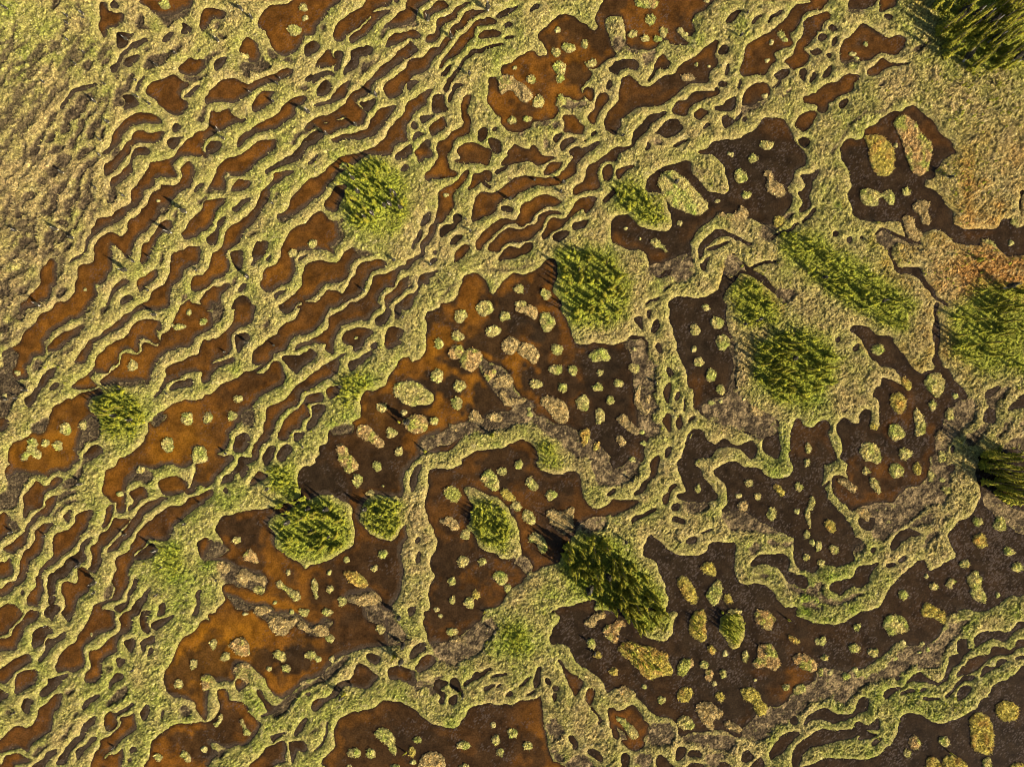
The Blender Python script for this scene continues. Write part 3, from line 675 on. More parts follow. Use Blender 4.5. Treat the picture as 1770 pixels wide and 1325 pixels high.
r -20 300 40 260 80 270 60 320 -10 350
d 170 260 190 240 205 270 185 290
r 820 200 820 120 850 70 950 20 1000 -20 1060 -140 1800 -140 1770 -20 1730 60 1710 180 1700 310 1650 300 1560 300 1480 300 1400 330 1340 440 1330 510 1380 600 1460 670 1560 695 1640 680 1700 610 1740 560 1740 660 1710 760 1700 860 1720 960 1700 1080 1680 1160 1620 1250 1600 1310 1550 1340 190 1340 180 1220 170 1180 150 1130 170 1080 240 1070 300 1100 400 1060 300 960 250 900 130 870 40 870 -20 850 -20 690 60 700 130 750 160 700 110 640 100 560 150 490 280 460 420 430 540 420 620 400 700 380 780 350 850 300
L 600 640 560 590 540 540 570 490 640 465 700 480 740 420 800 370 900 330 1000 300 1100 290 1170 340 1270 400 1270 500 1290 580 1305 660 1270 740 1200 790 1130 840 1040 880 920 910 870 950 820 890 740 860 680 810 620 770 600 700
L 1350 440 1400 340 1480 300 1560 300 1650 310 1700 350 1730 430 1720 550 1680 640 1600 695 1520 690 1450 660 1370 590 1330 520
n 130 870 240 890 300 930 420 960 530 1000 520 1150 430 1140 340 1100 240 1070 170 1060 130 960
n 180 1170 300 1180 400 1240 560 1260 640 1340 300 1340 260 1260
n 1240 1170 1440 1120 1530 1200 1520 1260 1640 1340 1400 1340 1360 1260 1240 1240
n -20 860 60 860 160 820 220 780 160 740 100 700
d 830 140 880 70 1000 20 1100 60 1200 120 1260 240 1250 360 1100 280 900 320 840 240
J 1170 0 1200 -60 1290 -20 1330 60 1290 100 1240 115 1200 70
I 1280 160 1300 120 1350 130 1365 180 1320 240 1280 200
i 1488 55 40 44 1535 222 14 14 1430 285 40 24 278 688 36 32 1540 810 40 38 1468 935 32 30 1225 862 32 28 722 970 22 26 1077 970 24 28 1082 1112 30 34 1190 1215 38 42 605 1228 18 16
J 330 820 380 770 430 790 465 860 450 890 380 870 335 860
P 60 900 140 870 210 900 220 950 170 980 90 950
P 270 1010 340 930 420 980 520 1000 520 1080 460 1060 380 1040 340 1090
I 420 1120 440 1080 520 1100 510 1150 460 1150
I 610 1070 650 1035 690 1080 750 1110 820 1140 830 1190 780 1220 740 1170 690 1120 640 1100
I 920 1040 960 1020 980 1080 975 1150 990 1180 960 1210 945 1170 930 1100
Q 1200 980 1240 955 1320 970 1400 1040 1400 1100 1330 1100 1250 1050
P 1260 1180 1360 1160 1450 1130 1530 1200 1480 1240 1380 1260 1300 1240
P 430 1270 500 1250 580 1290 520 1330 440 1330
i 1060 1310 46 34 860 1310 40 36 750 1310 22 22
k 560 240 130 740 520 200 910 400 180 1060 420 200 1400 410 170 1690 1340 160
@708 795
d 10 250 10 150 50 70 100 40 80 100 50 160 50 240 30 265
r 490 -20 460 30 370 70 200 80 170 130 170 200 150 300 140 400 170 500 210 600 240 700 240 760 200 830 185 900 210 1000 180 1080 165 1150 190 1260 150 1340 620 1340 640 1280 760 1260 830 1180 880 1100 960 1050 1080 950 1200 900 1300 870 1300 840 1400 680 1440 600 1530 610 1640 600 1690 580 1680 500 1790 450 1900 420 1970 360 1800 350 1700 400 1620 430 1550 400 1510 340 1490 240 1450 120 1380 110 1280 125 1180 110 1110 70 1080 0 1060 -20
n 1540 500 1690 480 1700 560 1600 620 1440 610 1320 640 1230 580 1420 580
n 450 380 510 410 560 500 540 620 490 600 470 480
n 880 900 970 820 1060 880 1060 960 1000 1000 960 920
L 470 270 500 230 580 240 680 290 760 320 830 380 890 470 930 570 960 650 970 760 960 830 880 860 800 850 720 810 640 780 590 720 560 650 510 590 500 480 540 420 500 340
d 470 380 530 420 500 560 440 480
J 295 290 310 230 360 220 430 270 435 330 380 365 320 330
I 615 150 640 100 690 75 740 120 770 180 770 250 720 265 640 200
Q 780 270 840 245 890 290 915 340 860 355 810 330
I 875 400 900 350 950 370 970 410 930 440
I 970 470 1010 420 1070 460 1090 520 1060 560 1000 530
i 800 95 42 36 945 38 40 40 1225 300 50 40 462 875 50 52 628 875 38 36 365 1045 36 40 368 1210 30 38 483 640 40 46 845 1105 34 36 875 1205 30 26 235 1290 28 26
I 1000 190 1040 140 1080 170 1115 220 1090 265 1040 250
P 1180 450 1220 425 1320 440 1400 405 1430 440 1410 520 1420 580 1340 590 1230 560
P 255 530 300 495 370 490 420 540 430 590 370 610 330 570
I 1030 660 1080 620 1130 640 1180 700 1195 770 1150 805 1110 770 1090 720 1040 700
I 720 990 780 955 840 990 850 1050 790 1080 740 1040
Q 540 1150 570 1110 610 1160 590 1200 550 1190
I 470 1220 500 1180 550 1190 550 1270 510 1280 470 1250
n 1560 20 1640 0 1790 60 1790 200 1720 230 1620 210 1600 120
d 1710 290 1760 260 1790 260 1740 300
d 50 700 70 660 90 690 70 720
d 50 870 70 800 95 800 80 880
d -10 1280 50 1255 40 1310 -10 1340
r 1290 1340 1300 1280 1400 1260 1500 1220 1600 1210 1600 1270 1580 1340
@1062 795
n -20 -20 200 -20 210 80 140 180 60 210 -20 200
d -20 -80 130 -80 100 20 -20 60
i 160 5 30 16
r 330 -20 390 -20 370 100 340 150 310 140 325 60
d 320 140 290 200 240 270 170 300 210 240 270 180
r 430 370 420 310 460 270 470 230 520 205 540 215 490 260 470 330 460 370
d 495 430 510 385 560 380 550 420 520 445
d 500 520 540 495 600 520 600 560 560 540
d 610 700 650 660 710 670 710 700 660 715
d 150 550 160 500 220 470 290 430 360 415 360 430 280 470 180 520
r -20 350 60 355 130 350 200 355 200 375 120 390 60 430 20 470 -20 480
s12 750 630 840 600
s26 1020 600 1080 600
d 590 -20 690 -20 690 40 740 90 760 150 820 210 870 280 880 330 800 360 720 370 650 370 590 340 540 310 560 290 610 270 600 200 580 130 550 60 530 30
n 620 360 800 360 800 420 740 450 640 470 610 420
d 920 440 970 380 975 300 960 200 890 140 865 80 950 40 1000 10 1060 15 1120 60 1200 75 1270 90 1320 140 1440 155 1520 120 1545 60 1540 -20 1790 -20 1790 240 1850 160 1820 280 1900 400 1980 490 2050 570 2080 660 2140 700 2060 760 2070 840 1980 900 1900 910 1860 850 1800 700 1720 640 1560 660 1450 620 1370 580 1260 540 1200 490 1100 440
d 1560 700 1700 650 1850 760 1790 900 1760 930 1700 970 1660 930 1580 880 1580 820 1560 760
n 930 450 1100 430 1200 490 1300 540 1400 590 1500 640 1320 640 1180 610 1020 600 940 540
n 1320 690 1400 700 1530 700 1540 740 1400 740 1330 720
i 1160 195 36 38 1240 312 30 32 1070 305 36 24 1590 230 30 46 1665 25 28 36 720 245 28 36 725 20 26 30 1660 835 34 30 1575 440 34 24 1660 640 30 40 1710 710 26 30 1760 740 30 40
Q 1370 220 1420 210 1470 270 1460 310 1420 300
P 1060 380 1110 345 1150 390 1140 440 1080 430
I 1320 460 1340 410 1385 410 1390 490 1360 530 1325 500
I 1680 360 1700 305 1730 340 1720 420 1690 440 1700 520 1690 580 1650 500 1650 440
n 1170 740 1220 700 1270 740 1240 800 1190 810
d 1180 880 1250 820 1290 805 1400 815 1480 830 1500 880 1500 950 1560 980 1630 1000 1670 1070 1640 1110 1560 1060 1510 1060 1480 1000 1440 960 1380 910 1280 890 1190 910
n 1170 1000 1240 980 1380 990 1300 1020 1180 1010
n 1500 1060 1640 1110 1700 1080 1790 1060 1790 1160 1720 1160 1600 1160 1510 1110
n 1600 1250 1680 1210 1790 1260 1760 1290 1640 1280
d 250 790 280 700 310 640 340 660 420 730 500 790 600 830 720 820 800 780 850 710 950 720 1040 720 1055 780 1035 870 1040 970 1060 1030 1140 1080 1220 1075 1300 1070 1360 1130 1400 1200 1480 1270 1520 1340 500 1340 480 1220 440 1120 430 1040 390 960 340 860 270 830
Q 540 1040 590 990 640 1030 700 1110 715 1200 700 1240 620 1210 580 1150
Q 740 930 790 880 850 890 880 960 870 1000 800 990
I 790 1160 830 1090 890 1030 930 1090 930 1160 880 1250 830 1240
Q 945 1170 980 1150 1020 1190 1020 1230 950 1220
J 1210 1310 1260 1290 1340 1310 1400 1380 1300 1420 1220 1400
i 1040 1310 56 30
k 150 170 80 90 690 120 560 700 20
@1416 795
r 260 -20 970 -20 960 60 930 150 870 200 760 240 690 290 620 350 500 370 400 390 290 430 240 390 170 350 120 270 105 180 130 140 200 140 260 160 240 90 240 40
n 960 -20 1100 -20 1130 120 1130 280 1080 380 1000 380 900 420 760 540 620 640 560 700 480 680 420 620 350 560 330 460 300 420 400 390 500 370 620 350 700 280 780 240 880 200 950 120
P 160 180 200 150 260 180 320 230 310 280 270 270 200 220
I 430 170 465 145 510 200 535 260 510 290 450 230
I 600 100 620 40 660 20 720 60 730 110 680 150 630 145
Q 805 70 840 10 880 50 875 120 830 125
i 400 95 36 34 500 5 30 24 1095 255 40 38 965 140 30 44 1060 170 30 20
P 300 430 400 410 440 470 420 530 370 500
d 340 510 400 500 480 520 440 610 360 590
d -200 300 50 270 80 380 160 490 210 520 280 580 300 640 350 700 400 720 370 780 290 820 290 870 200 900 100 910 0 900 -200 900
Q 40 550 70 505 120 530 145 590 110 630 60 600
i 125 770 42 42 5 740 20 36 15 890 30 36
n 300 740 350 710 400 720 380 790 300 800
d 670 640 760 600 880 630 800 660 760 680 700 720 640 780 620 740
n 760 570 850 510 960 455 995 490 980 550 900 545 800 590
n 1050 540 1080 470 1115 465 1090 520 1060 560
n 890 740 930 660 960 620 1030 615 1000 670 940 720 910 760
d 680 880 700 850 740 830 740 860 700 890
d 570 920 600 890 660 895 640 920
d 450 770 490 760 480 810 450 800
d 90 1110 130 1050 240 1030 290 1010 320 950 350 905 430 905 510 890 440 970 420 1050 370 1080 290 1080 230 1120 190 1170 130 1150
n 230 1180 320 1150 420 1130 370 1170 300 1210 240 1220 190 1250 120 1250 0 1220 0 1160 80 1190 180 1220
d 440 1340 520 1280 570 1180 630 1080 700 1000 780 950 850 870 910 870 940 960 1000 950 1090 890 1170 840 1180 800 1140 720 1110 650 1150 590 1220 520 1320 480 1370 400 1400 300 1370 180 1350 100 1380 0 1400 -30 1790 -20 1790 1060 1680 1160 1560 1230 1440 1290 1200 1290 1150 1340
n 1420 280 1500 280 1600 360 1700 420 1790 450 1790 640 1600 560 1480 460 1420 380
i 1365 530 44 42 1635 788 46 44 1705 925 48 42 985 1090 38 34 725 1162 42 44 1255 895 42 44 1545 1165 26 26 925 1000 22 20
I 1500 550 1540 490 1590 500 1610 570 1570 615 1510 590
Q 1320 680 1370 630 1430 650 1450 720 1410 765 1340 730
I 1090 1080 1130 1020 1190 1040 1160 1080 1130 1110
I 1270 1040 1310 970 1360 950 1400 1010 1400 1090 1440 1170 1430 1230 1350 1210 1300 1150 1300 1100
Q 880 1280 920 1230 980 1250 1040 1290 1090 1310 1060 1350 900 1350
d 1110 60 1150 30 1160 80 1130 100
@0 1060
r -20 -20 170 -20 140 70 90 120 60 180 -20 170
r -20 220 60 220 100 200 130 120 170 90 220 0 250 -20 330 -20 330 30 260 70 220 120 190 190 170 250 130 300 50 310 -20 320
d 290 180 310 130 400 110 460 150 400 180 380 240 340 270 290 290
d 390 300 410 220 500 210 560 160 560 210 480 260 430 300 400 360 350 420 340 400 370 350
r 0 500 60 450 120 390 200 350 260 350 280 410 230 440 150 480 90 530 60 590 0 590
r 130 570 150 530 250 490 320 490 330 550 270 620 220 650 150 700 120 680 140 640
d -10 660 40 670 80 710 40 750 -10 780
d 400 560 450 550 520 530 590 520 530 580 480 640 410 700 350 700 380 640 420 600
d 190 800 210 750 300 740 260 800 240 860 205 840
n 30 860 80 830 120 850 110 880 60 880
r 20 1090 80 1010 160 980 230 990 290 940 330 880 330 820 420 770 470 700 530 690 510 780 470 850 450 950 410 1030 330 1080 270 1130 240 1190 200 1160 120 1170 60 1180 -20 1200 -20 1120
r 0 1330 60 1230 150 1210 210 1240 270 1260 230 1290 150 1300 80 1340
d 270 1330 360 1260 410 1200 480 1170 470 1220 420 1270 370 1330
n 270 1220 300 1170 380 1120 430 1110 380 1170 310 1220
r 490 430 510 370 580 300 640 250 690 180 740 120 780 0 790 -20 970 -20 990 50 1000 120 960 150 860 180 790 240 730 270 710 320 720 380 730 430 680 480 630 500 580 480 490 500
r 1040 30 1130 -20 1140 100 1110 160 1040 200 1010 260 1000 320 930 360 890 410 870 460 870 540 820 590 740 580 740 540 780 470 790 400 770 330 850 300 920 250 980 190 1040 150 1050 90
i 790 183 16 18
d 540 -20 620 -20 600 70 570 50
d 430 -20 470 -20 460 60
d 1220 -20 1300 -20 1280 30 1270 100 1300 150 1250 160 1220 90
d 1300 100 1360 60 1440 40 1500 20 1460 60 1390 110 1360 150 1330 130
d 1230 320 1230 240 1290 200 1340 190 1320 250 1270 270 1250 310
d 1270 360 1280 310 1310 285 1330 310 1290 350
d 1080 240 1160 220 1160 280 1130 340 1100 300
d 1000 400 1030 380 1090 385 1070 440 1020 460
d 930 640 950 580 1000 520 1060 520 1050 560 990 600 940 650
n 920 800 950 740 1030 660 1100 620 1105 690 1060 740 980 790
d 700 800 750 740 830 695 860 700 800 760 720 820
n 1130 460 1150 430 1170 430 1150 470
r 910 960 900 890 950 850 990 870 1000 920 1010 960 970 1000 930 1000
s26 1000 880 1070 840 1150 780
r 800 1340 810 1220 870 1140 880 1090 960 1050 1020 990 1050 930 1030 900 1110 890 1150 860 1170 930 1180 970 1140 1030 1060 1070 1020 1110 970 1170 900 1220 890 1280 870 1330
d 1215 850 1260 780 1295 820 1280 890 1240 915
r 910 1340 920 1240 1010 1220 1060 1160 1060 1230 1040 1340
d 690 1050 720 970 790 900 835 880 820 940 770 990 720 1050 670 1110 640 1150 600 1210 560 1280 490 1290 540 1210 590 1130 650 1070
n 510 1100 540 1040 590 970 630 920 640 850 690 830 660 900 620 970 590 1040 550 1090
d 670 1250 670 1170 720 1150 770 1090 840 1060 830 1090 760 1150 710 1200
n 540 680 640 640 660 660 600 700
f20 900 470 960 460 940 500
d 1130 1180 1160 1160 1180 1180 1140 1200
d 1090 1270 1130 1250 1120 1280
r 1410 550 1460 460 1500 370 1520 310 1570 230 1600 190 1700 130 1790 90 1790 850 1740 880 1710 840 1700 780 1660 740 1560 730 1510 720 1440 660
i 1675 430 38 42 1545 605 38 44
n 1540 840 1590 790 1650 820 1650 870 1590 900 1550 880
r 1270 1340 1300 1240 1290 1160 1320 1100 1400 1030 1460 990 1560 960 1680 960 1790 970 1790 1340
i 1370 1240 34 36 1765 1170 30 30
I 1560 1220 1590 1180 1640 1220 1650 1280 1620 1280 1590 1250
s16 1390 900 1410 840
k 990 1150 50
@354 1060
r -20 100 60 70 140 -20 1420 -20 1420 60 1500 80 1580 140 1640 150 1720 260 1600 280 1450 280 1300 330 1180 360 1120 400 1060 460 980 540 870 570 820 620 740 690 660 720 580 690 560 640 520 560 480 530 440 490 370 440 280 430 250 490 260 570 180 570 110 580 60 540 -20 520 -20 700
n 450 -20 760 0 860 60 960 100 1060 40 1120 80 1000 200 900 170 770 110 700 180 610 170 550 90
n 1400 -20 1580 -20 1700 100 1740 220 1600 280 1560 140 1440 80
n 700 720 820 640 960 560 1100 440 1240 350 1270 380 1180 470 1050 580 880 650 780 750 700 850 600 880 520 860 600 800
i 75 258 38 40 180 370 44 40 555 475 24 26 1080 215 44 34 1095 390 26 28 705 475 36 36 978 390 30 30 918 355 46 38 1520 130 44 44 865 0 34 26 350 0 30 14
J 215 270 260 220 320 200 370 240 390 300 380 360 300 360 250 320
I 590 350 620 310 670 320 700 360 690 410 640 400
P 255 480 300 425 380 425 430 490 490 540 480 590 420 580 370 600 330 570 290 540
P 550 80 560 20 640 10 730 50 780 20 810 60 740 130 690 190 610 170 560 120
P 800 80 860 60 920 150 880 160 810 120
P 930 120 990 90 1060 120 1080 180 1000 200 950 160
P 820 600 850 570 890 580 880 610 840 620
J -20 540 40 530 90 570 80 630 40 650 -20 650
r 260 600 310 570 370 580 320 650 280 665
d -20 640 40 660 20 710 -20 740
r -20 960 50 930 100 870 130 800 110 690 140 655 190 660 220 740 290 760 350 790 400 880 480 950 440 1030 380 1100 360 1130 220 1150 130 1120 60 1110 0 1130 -20 1140
I 80 950 120 900 140 860 160 890 140 940 100 980
I 300 920 330 905 350 960 390 1010 390 1050 340 1040 330 980
d -20 1190 60 1170 110 1180 90 1230 20 1260 -20 1270
n 130 1160 200 1150 170 1210 120 1250 90 1230
d 460 660 490 680 540 760 600 800 640 820 580 860 520 880 480 880 550 840 510 770 470 720
d 870 700 890 680 930 680 910 710
r 1260 570 1300 490 1320 430 1380 450 1440 490 1500 530 1480 580 1400 640 1340 640 1280 620 1200 630 1150 700 1080 740 1020 780 970 840 930 830 950 760 1040 730 1110 670 1130 620 1200 590
l16 1260 580 1380 570 1490 560
d 1400 370 1440 340 1520 380 1480 430 1430 410
r 1580 510 1600 460 1680 460 1760 490 1800 500 1800 600 1720 590 1640 570 1590 560
r 780 1030 800 970 850 910 880 910 860 980 820 1030 790 1050
d 570 1070 590 1040 690 1025 640 1070 600 1100
r 380 1340 460 1250 520 1180 570 1140 680 1110 700 1160 690 1240 690 1280 600 1310 540 1330
d 730 1130 800 1100 850 1110 880 1170 850 1200 810 1180 780 1240 760 1290 750 1210
s12 1080 930 1040 1060 1000 1140 940 1190
f14 1060 920 900 1040
r 1125 1150 1120 1060 1150 940 1200 890 1280 860 1400 830 1480 810 1560 750 1640 760 1800 820 1850 870 1950 940 2080 990 2180 985 2240 900 2320 810 2430 785 2560 795 2700 770 2860 740 2900 710 2910 780 2930 1000 2960 1160 3020 1280 3100 1340 1160 1340
i 1290 1200 56 46 1435 1205 40 42 1640 1320 44 24 1250 1320 30 20
I 1470 1030 1510 990 1570 990 1640 1060 1640 1100 1660 1190 1640 1220 1560 1130 1500 1080
k 1200 700 170 1710 390 190 1720 260 160 1270 610 80
s18 1560 40 1580 200
@708 1060
i 70 1090 36 30 720 962 26 30 888 1028 48 44 745 1090 38 40 785 1197 34 34 1022 1138 42 38 465 1135 54 42 470 1320 44 26 30 1280 30 30
Q 0 1160 30 1150 60 1190 40 1240 0 1230
P 100 1240 150 1195 230 1190 290 1230 315 1290 280 1350 90 1350
r 115 100 150 0 160 -20 600 -20 590 80 580 160 500 180 420 190 300 240 180 260 150 170
n 420 190 590 60 700 40 740 80 740 160 680 240 560 330 420 430 340 440 260 400 220 350 180 270 300 240
n 180 260 300 240 420 190 560 220 650 290 600 360 480 400 380 430 310 420 250 380 200 320
i 370 155 50 36 265 22 20 22
P 350 230 420 190 480 220 440 250
d 10 340 60 280 120 250 130 300 60 360 10 390
r 40 480 70 420 140 370 210 360 220 430 160 480 80 510
n -10 560 60 570 170 580 220 540 270 520 270 600 240 680 180 720 160 630 80 650 0 620
d -20 540 50 570 40 610 -20 610
d 210 650 230 570 330 590 260 660 300 690 290 760 240 750 270 700
d 350 590 370 550 420 590 430 640 460 680 420 690 360 640
d 350 760 350 720 400 715 405 760 380 780
d 470 590 540 560 560 510 620 500 690 460 700 480 620 530 540 590 480 620
d 640 640 680 620 730 605 720 630 660 660
s16 750 625 790 605
s14 700 540 830 520
s18 950 630 1020 560 1040 540
d 820 710 860 680 890 700 850 710
d 1080 510 1140 450 1120 530 1130 600 1100 650 1080 630
s14 1010 700 1080 670
r 1290 400 1310 400 1340 470 1390 510 1470 570 1500 600 1440 700 1400 660 1370 580 1340 520
d 1180 570 1210 570 1220 610 1190 610
d 1240 620 1280 620 1280 660 1250 660
d 1250 690 1275 690 1270 740 1250 760
d 1330 740 1350 770
r 1520 700 1560 650 1600 670 1590 760 1560 790 1530 760
s14 1580 800 1610 860 1650 930
d 1620 930 1660 910 1640 950
n 1180 940 1260 900 1340 1000 1320 1060 1260 1080 1200 1040
d 1380 1060 1410 1060 1450 1110 1460 1160 1420 1160 1400 1120
d 1540 1190 1570 1165 1640 1210 1660 1280 1580 1230
n 1340 1340 1380 1260 1480 1210 1590 1270 1570 1340
n 1200 1180 1340 1210 1300 1290 1250 1230
n 1720 1090 1760 1120 1740 1160
d 1720 830 1790 840 1800 1080 1760 1040 1740 930
d 1215 270 1210 210 1240 140 1290 90 1310 0 1310 -20 3200 -60 3300 0 3440 60 3580 90 3700 95 3820 40 4020 -40 4600 -40 4620 80 4570 200 4440 260 4320 280 4220 240 4100 350 3980 430 3900 480 3700 520 3670 600 3580 480 3480 600 3290 700 3120 780 2960 900 2900 980 2840 1060 2780 1040 2680 1000 2480 1020 2340 1050 2320 1000 2300 930 2200 890 2100 860 2000 750 1930 660 1860 640 1780 640 1720 680 1700 640 1660 560 1560 490 1480 440 1430 380 1390 290 1310 265
P 1510 70 1540 40 1600 0 1680 -20 1690 30 1630 60 1600 110 1550 115
J 1670 150 1700 100 1800 90 1800 240 1720 230
I 1530 240 1570 210 1610 250 1600 300 1550 290
Q 1580 360 1620 320 1660 350 1640 390 1600 380
Q 1720 500 1740 470 1790 470 1790 530 1740 530
k 1530 225 70 1600 330 80 740 150 90 460 690 110
@1062 1060
J -10 90 30 50 90 70 100 110 50 130 20 240 -20 240
Q 30 310 50 260 140 240 240 270 330 280 380 320 460 340 470 400 490 440 510 500 480 530 400 540 310 570 250 540 200 480 130 410 60 350
L 80 -20 520 -20 520 100 490 180 420 240 330 220 240 180 160 90 100 20
Q 640 150 660 30 740 -40 790 0 790 120 800 200 770 240 720 230 660 180
L 905 140 920 40 1000 -20 1090 -10 1130 80 1130 180 1100 270 1040 310 990 280 960 220 920 180
J 1230 50 1250 -20 1340 -20 1370 50 1360 130 1310 140 1270 110
Q 800 310 830 265 870 300 870 350 830 350
J 545 470 570 410 630 380 680 400 680 450 640 490 600 540 550 520
J 780 540 790 490 840 485 855 530 830 580 790 570
J 1190 430 1230 370 1230 300 1290 260 1360 270 1410 350 1430 430 1400 490 1350 480 1300 460 1240 470
J 1535 380 1590 340 1680 360 1750 430 1740 490 1680 500 1590 450
Q 545 700 580 640 660 640 680 690 640 760 560 750
P 700 800 760 760 830 760 890 810 940 850 920 900 860 920 850 1020 780 960 730 880
I 540 930 590 880 660 900 690 980 620 1000 560 980
Q 1085 670 1110 640 1190 630 1250 690 1270 740 1320 790 1310 860 1250 880 1210 830 1190 770 1130 740
P 950 930 1020 930 1100 990 1060 1030 980 990
P 20 650 80 620 130 650 200 730 150 720 90 780 40 700
Q 865 710 900 670 950 700 940 750 910 760
Q 1495 190 1540 190 1605 230 1590 260 1530 245
i 955 345 30 28 1130 365 32 48 775 440 36 34 938 520 32 38 862 605 24 22 405 745 36 34 255 630 24 24 1480 635 36 30 1600 650 56 44 1215 570 14 14 1755 240 24 28
r 1190 490 1300 470 1440 500 1560 460 1700 530 1690 580 1580 610 1530 690 1440 780 1360 800 1320 720 1300 640 1400 560 1260 540
r 1060 920 1160 880 1250 910 1180 960 1140 1030 1060 1060 1100 980
r 0 840 80 830 150 795 200 840 260 920 320 980 280 1040 250 1100 260 1140 180 1190 120 1160 60 1090 0 1000 -40 960
n 0 970 60 1000 120 1080 60 1080
I 10 900 60 890 130 940 180 990 210 1060 160 1080 110 1040 70 970
n 300 960 400 930 470 950 520 1010 510 1090 440 1140 340 1140 280 1080
d 65 1320 70 1230 100 1205 130 1260 100 1330
d 355 1260 390 1220 440 1240 470 1300 520 1340 400 1340
n 180 1250 260 1200 320 1220 310 1310 220 1320
d 530 1260 560 1140 620 1180 590 1250
d 640 1230 680 1190 740 1200 750 1250
n 780 1230 900 1200 960 1240 840 1310
d 620 1340 680 1290 750 1300 770 1340
d 880 1340 900 1290 960 1290 1000 1340
n 600 1040 800 1040 1000 1060 1060 1100 1000 1180 860 1160 700 1130 590 1090
d 1095 1250 1120 1195 1180 1200 1200 1240 1130 1280
d 1170 1320 1220 1260 1270 1240 1270 1330
n 1100 1000 1300 820 1420 800 1560 680 1680 600 1790 560 1790 740 1680 780 1600 860 1540 940 1420 960 1320 1080 1160 1100
d 1520 920 1570 890 1590 940 1550 960
d 1340 1200 1380 1130 1440 1060 1500 1020 1610 1030 1560 1080 1510 1130 1470 1190 1400 1240 1350 1260
d 1540 1230 1580 1160 1650 1090 1720 1030 1800 990 1850 1000 1940 1010 2060 1000 2100 940 2180 960 2270 910 2280 990 2180 1000 2100 1050 1950 1100 1800 1140 1700 1160 1620 1230 1590 1330 1550 1330
d 1650 960 1670 890 1720 850 1830 820 1900 860 2060 860 2090 800 2130 740 2190 740 2180 820 2120 860 1960 920 1900 940 1800 910 1700 920
k 30 190 30 1300 330 60
@1416 1060
n 120 690 300 560 520 470 760 280 1000 240 1130 100 1300 60 1100 260 1060 420 1000 480 820 440 740 500 620 560 400 620 300 700 200 790
n -20 470 120 480 300 520 200 640 60 740 -20 760
I 550 100 580 20 680 10 750 50 765 130 700 170 600 175
Q 980 10 1080 -20 1080 80 1020 60
i 325 115 32 30 25 235 34 40 305 295 46 46 465 335 44 44 45 380 30 30 230 540 36 34 95 510 24 22 305 485 28 24 715 250 30 30 935 310 24 24 860 330 18 16 655 385 26 20 10 500 28 36 1175 20 50 26 890 255 26 18
d 660 550 685 540 700 560 670 575
d 560 700 600 650 700 635 760 590 810 540 870 510 920 540 980 580 1040 600 1080 540 1100 470 1130 400 1150 350 1220 350 1200 300 1210 220 1290 220 1280 310 1340 290 1330 230 1370 180 1440 150 1520 160 1640 160 1690 120 1720 80 1770 80 1790 110 1730 140 1660 180 1600 240 1500 210 1420 260 1340 300 1260 350 1210 420 1150 470 1110 560 1050 610 980 610 900 590 820 580 740 620 680 660 610 710 590 740
d 700 690 740 665 830 655 820 670 740 690
s16 870 665 910 655
d 890 720 960 725 1040 735 1010 745 910 740
d 1080 720 1140 660 1160 620 1210 570 1260 540 1320 540 1330 580 1250 580 1190 620 1150 670 1110 715
d 1180 740 1210 670 1240 625 1310 640 1280 690 1220 740
r 1190 530 1220 480 1280 440 1310 390 1400 370 1480 350 1500 290 1580 285 1640 310 1700 280 1720 230 1790 220 1790 270 1700 300 1640 350 1540 360 1460 400 1400 460 1340 500 1240 530
d 1400 540 1430 470 1520 460 1540 410 1620 400 1580 440 1500 480 1440 510
d 1690 380 1740 365 1790 370 1740 385
d 340 1090 390 1020 440 1040 500 1040 430 1080
d 450 1130 480 1080 530 1070 500 1120
d -20 1290 60 1260 170 1250 280 1260 400 1260 500 1220 580 1180 640 1090 680 1010 700 900 740 870 840 870 920 900 990 940 1100 940 1200 900 1280 860 1370 800 1450 720 1480 650 1540 600 1640 560 1700 510 1790 510 1790 1340 -20 1340
Q 1520 830 1550 770 1620 750 1690 770 1725 840 1700 910 1630 930 1560 910
Q 1300 1000 1300 900 1380 850 1460 880 1490 960 1510 1080 1500 1170 1460 1220 1380 1200 1320 1150
J 770 1110 790 1060 840 1060 880 1120 850 1170 790 1160
I 1030 1100 1050 1060 1100 1060 1130 1110 1100 1150 1060 1140
i 760 1205 36 34
Q 920 1300 930 1250 980 1230 1030 1260 1060 1340 920 1340
Q 1060 1300 1080 1240 1160 1220 1230 1250 1280 1310 1270 1350 1080 1350
I 1410 1280 1430 1240 1480 1250 1480 1340 1420 1340
Q 1650 1320 1690 1280 1760 1290 1770 1340 1650 1340"""
W, H = 1770, 1325
PAD = 150
rng = np.random.default_rng(7)
random.seed(7)
polys, strokes, ellipses, snags = [], [], [], []
order = []
ox = oy = 0
for line in TRACE.split("\n"):
    t = line.split()
    if not t: continue
    c = t[0]
    if c[0] == '@':
        ox = float(c[1:]); oy = float(t[1]); continue
    v = np.array([float(q) for q in t[1:]])
    if c == 'k':
        v = v[:len(v) // 3 * 3].reshape(-1, 3) / 5; snags += [(a + ox, b + oy, l * 5) for a, b, l in v]; continue
    if c in 'ij':
        v = v[:len(v) // 4 * 4].reshape(-1, 4) / 5
        order += [('E' + c, (a + ox, b + oy, p, q)) for a, b, p, q in v]; continue
    v = v[:len(v) // 2 * 2].reshape(-1, 2) / 5 + (ox, oy)
    if len(c) > 1: order.append(('S' + c[0], (float(c[1:]) / 5, v)))
    else: order.append(('P' + c, v))

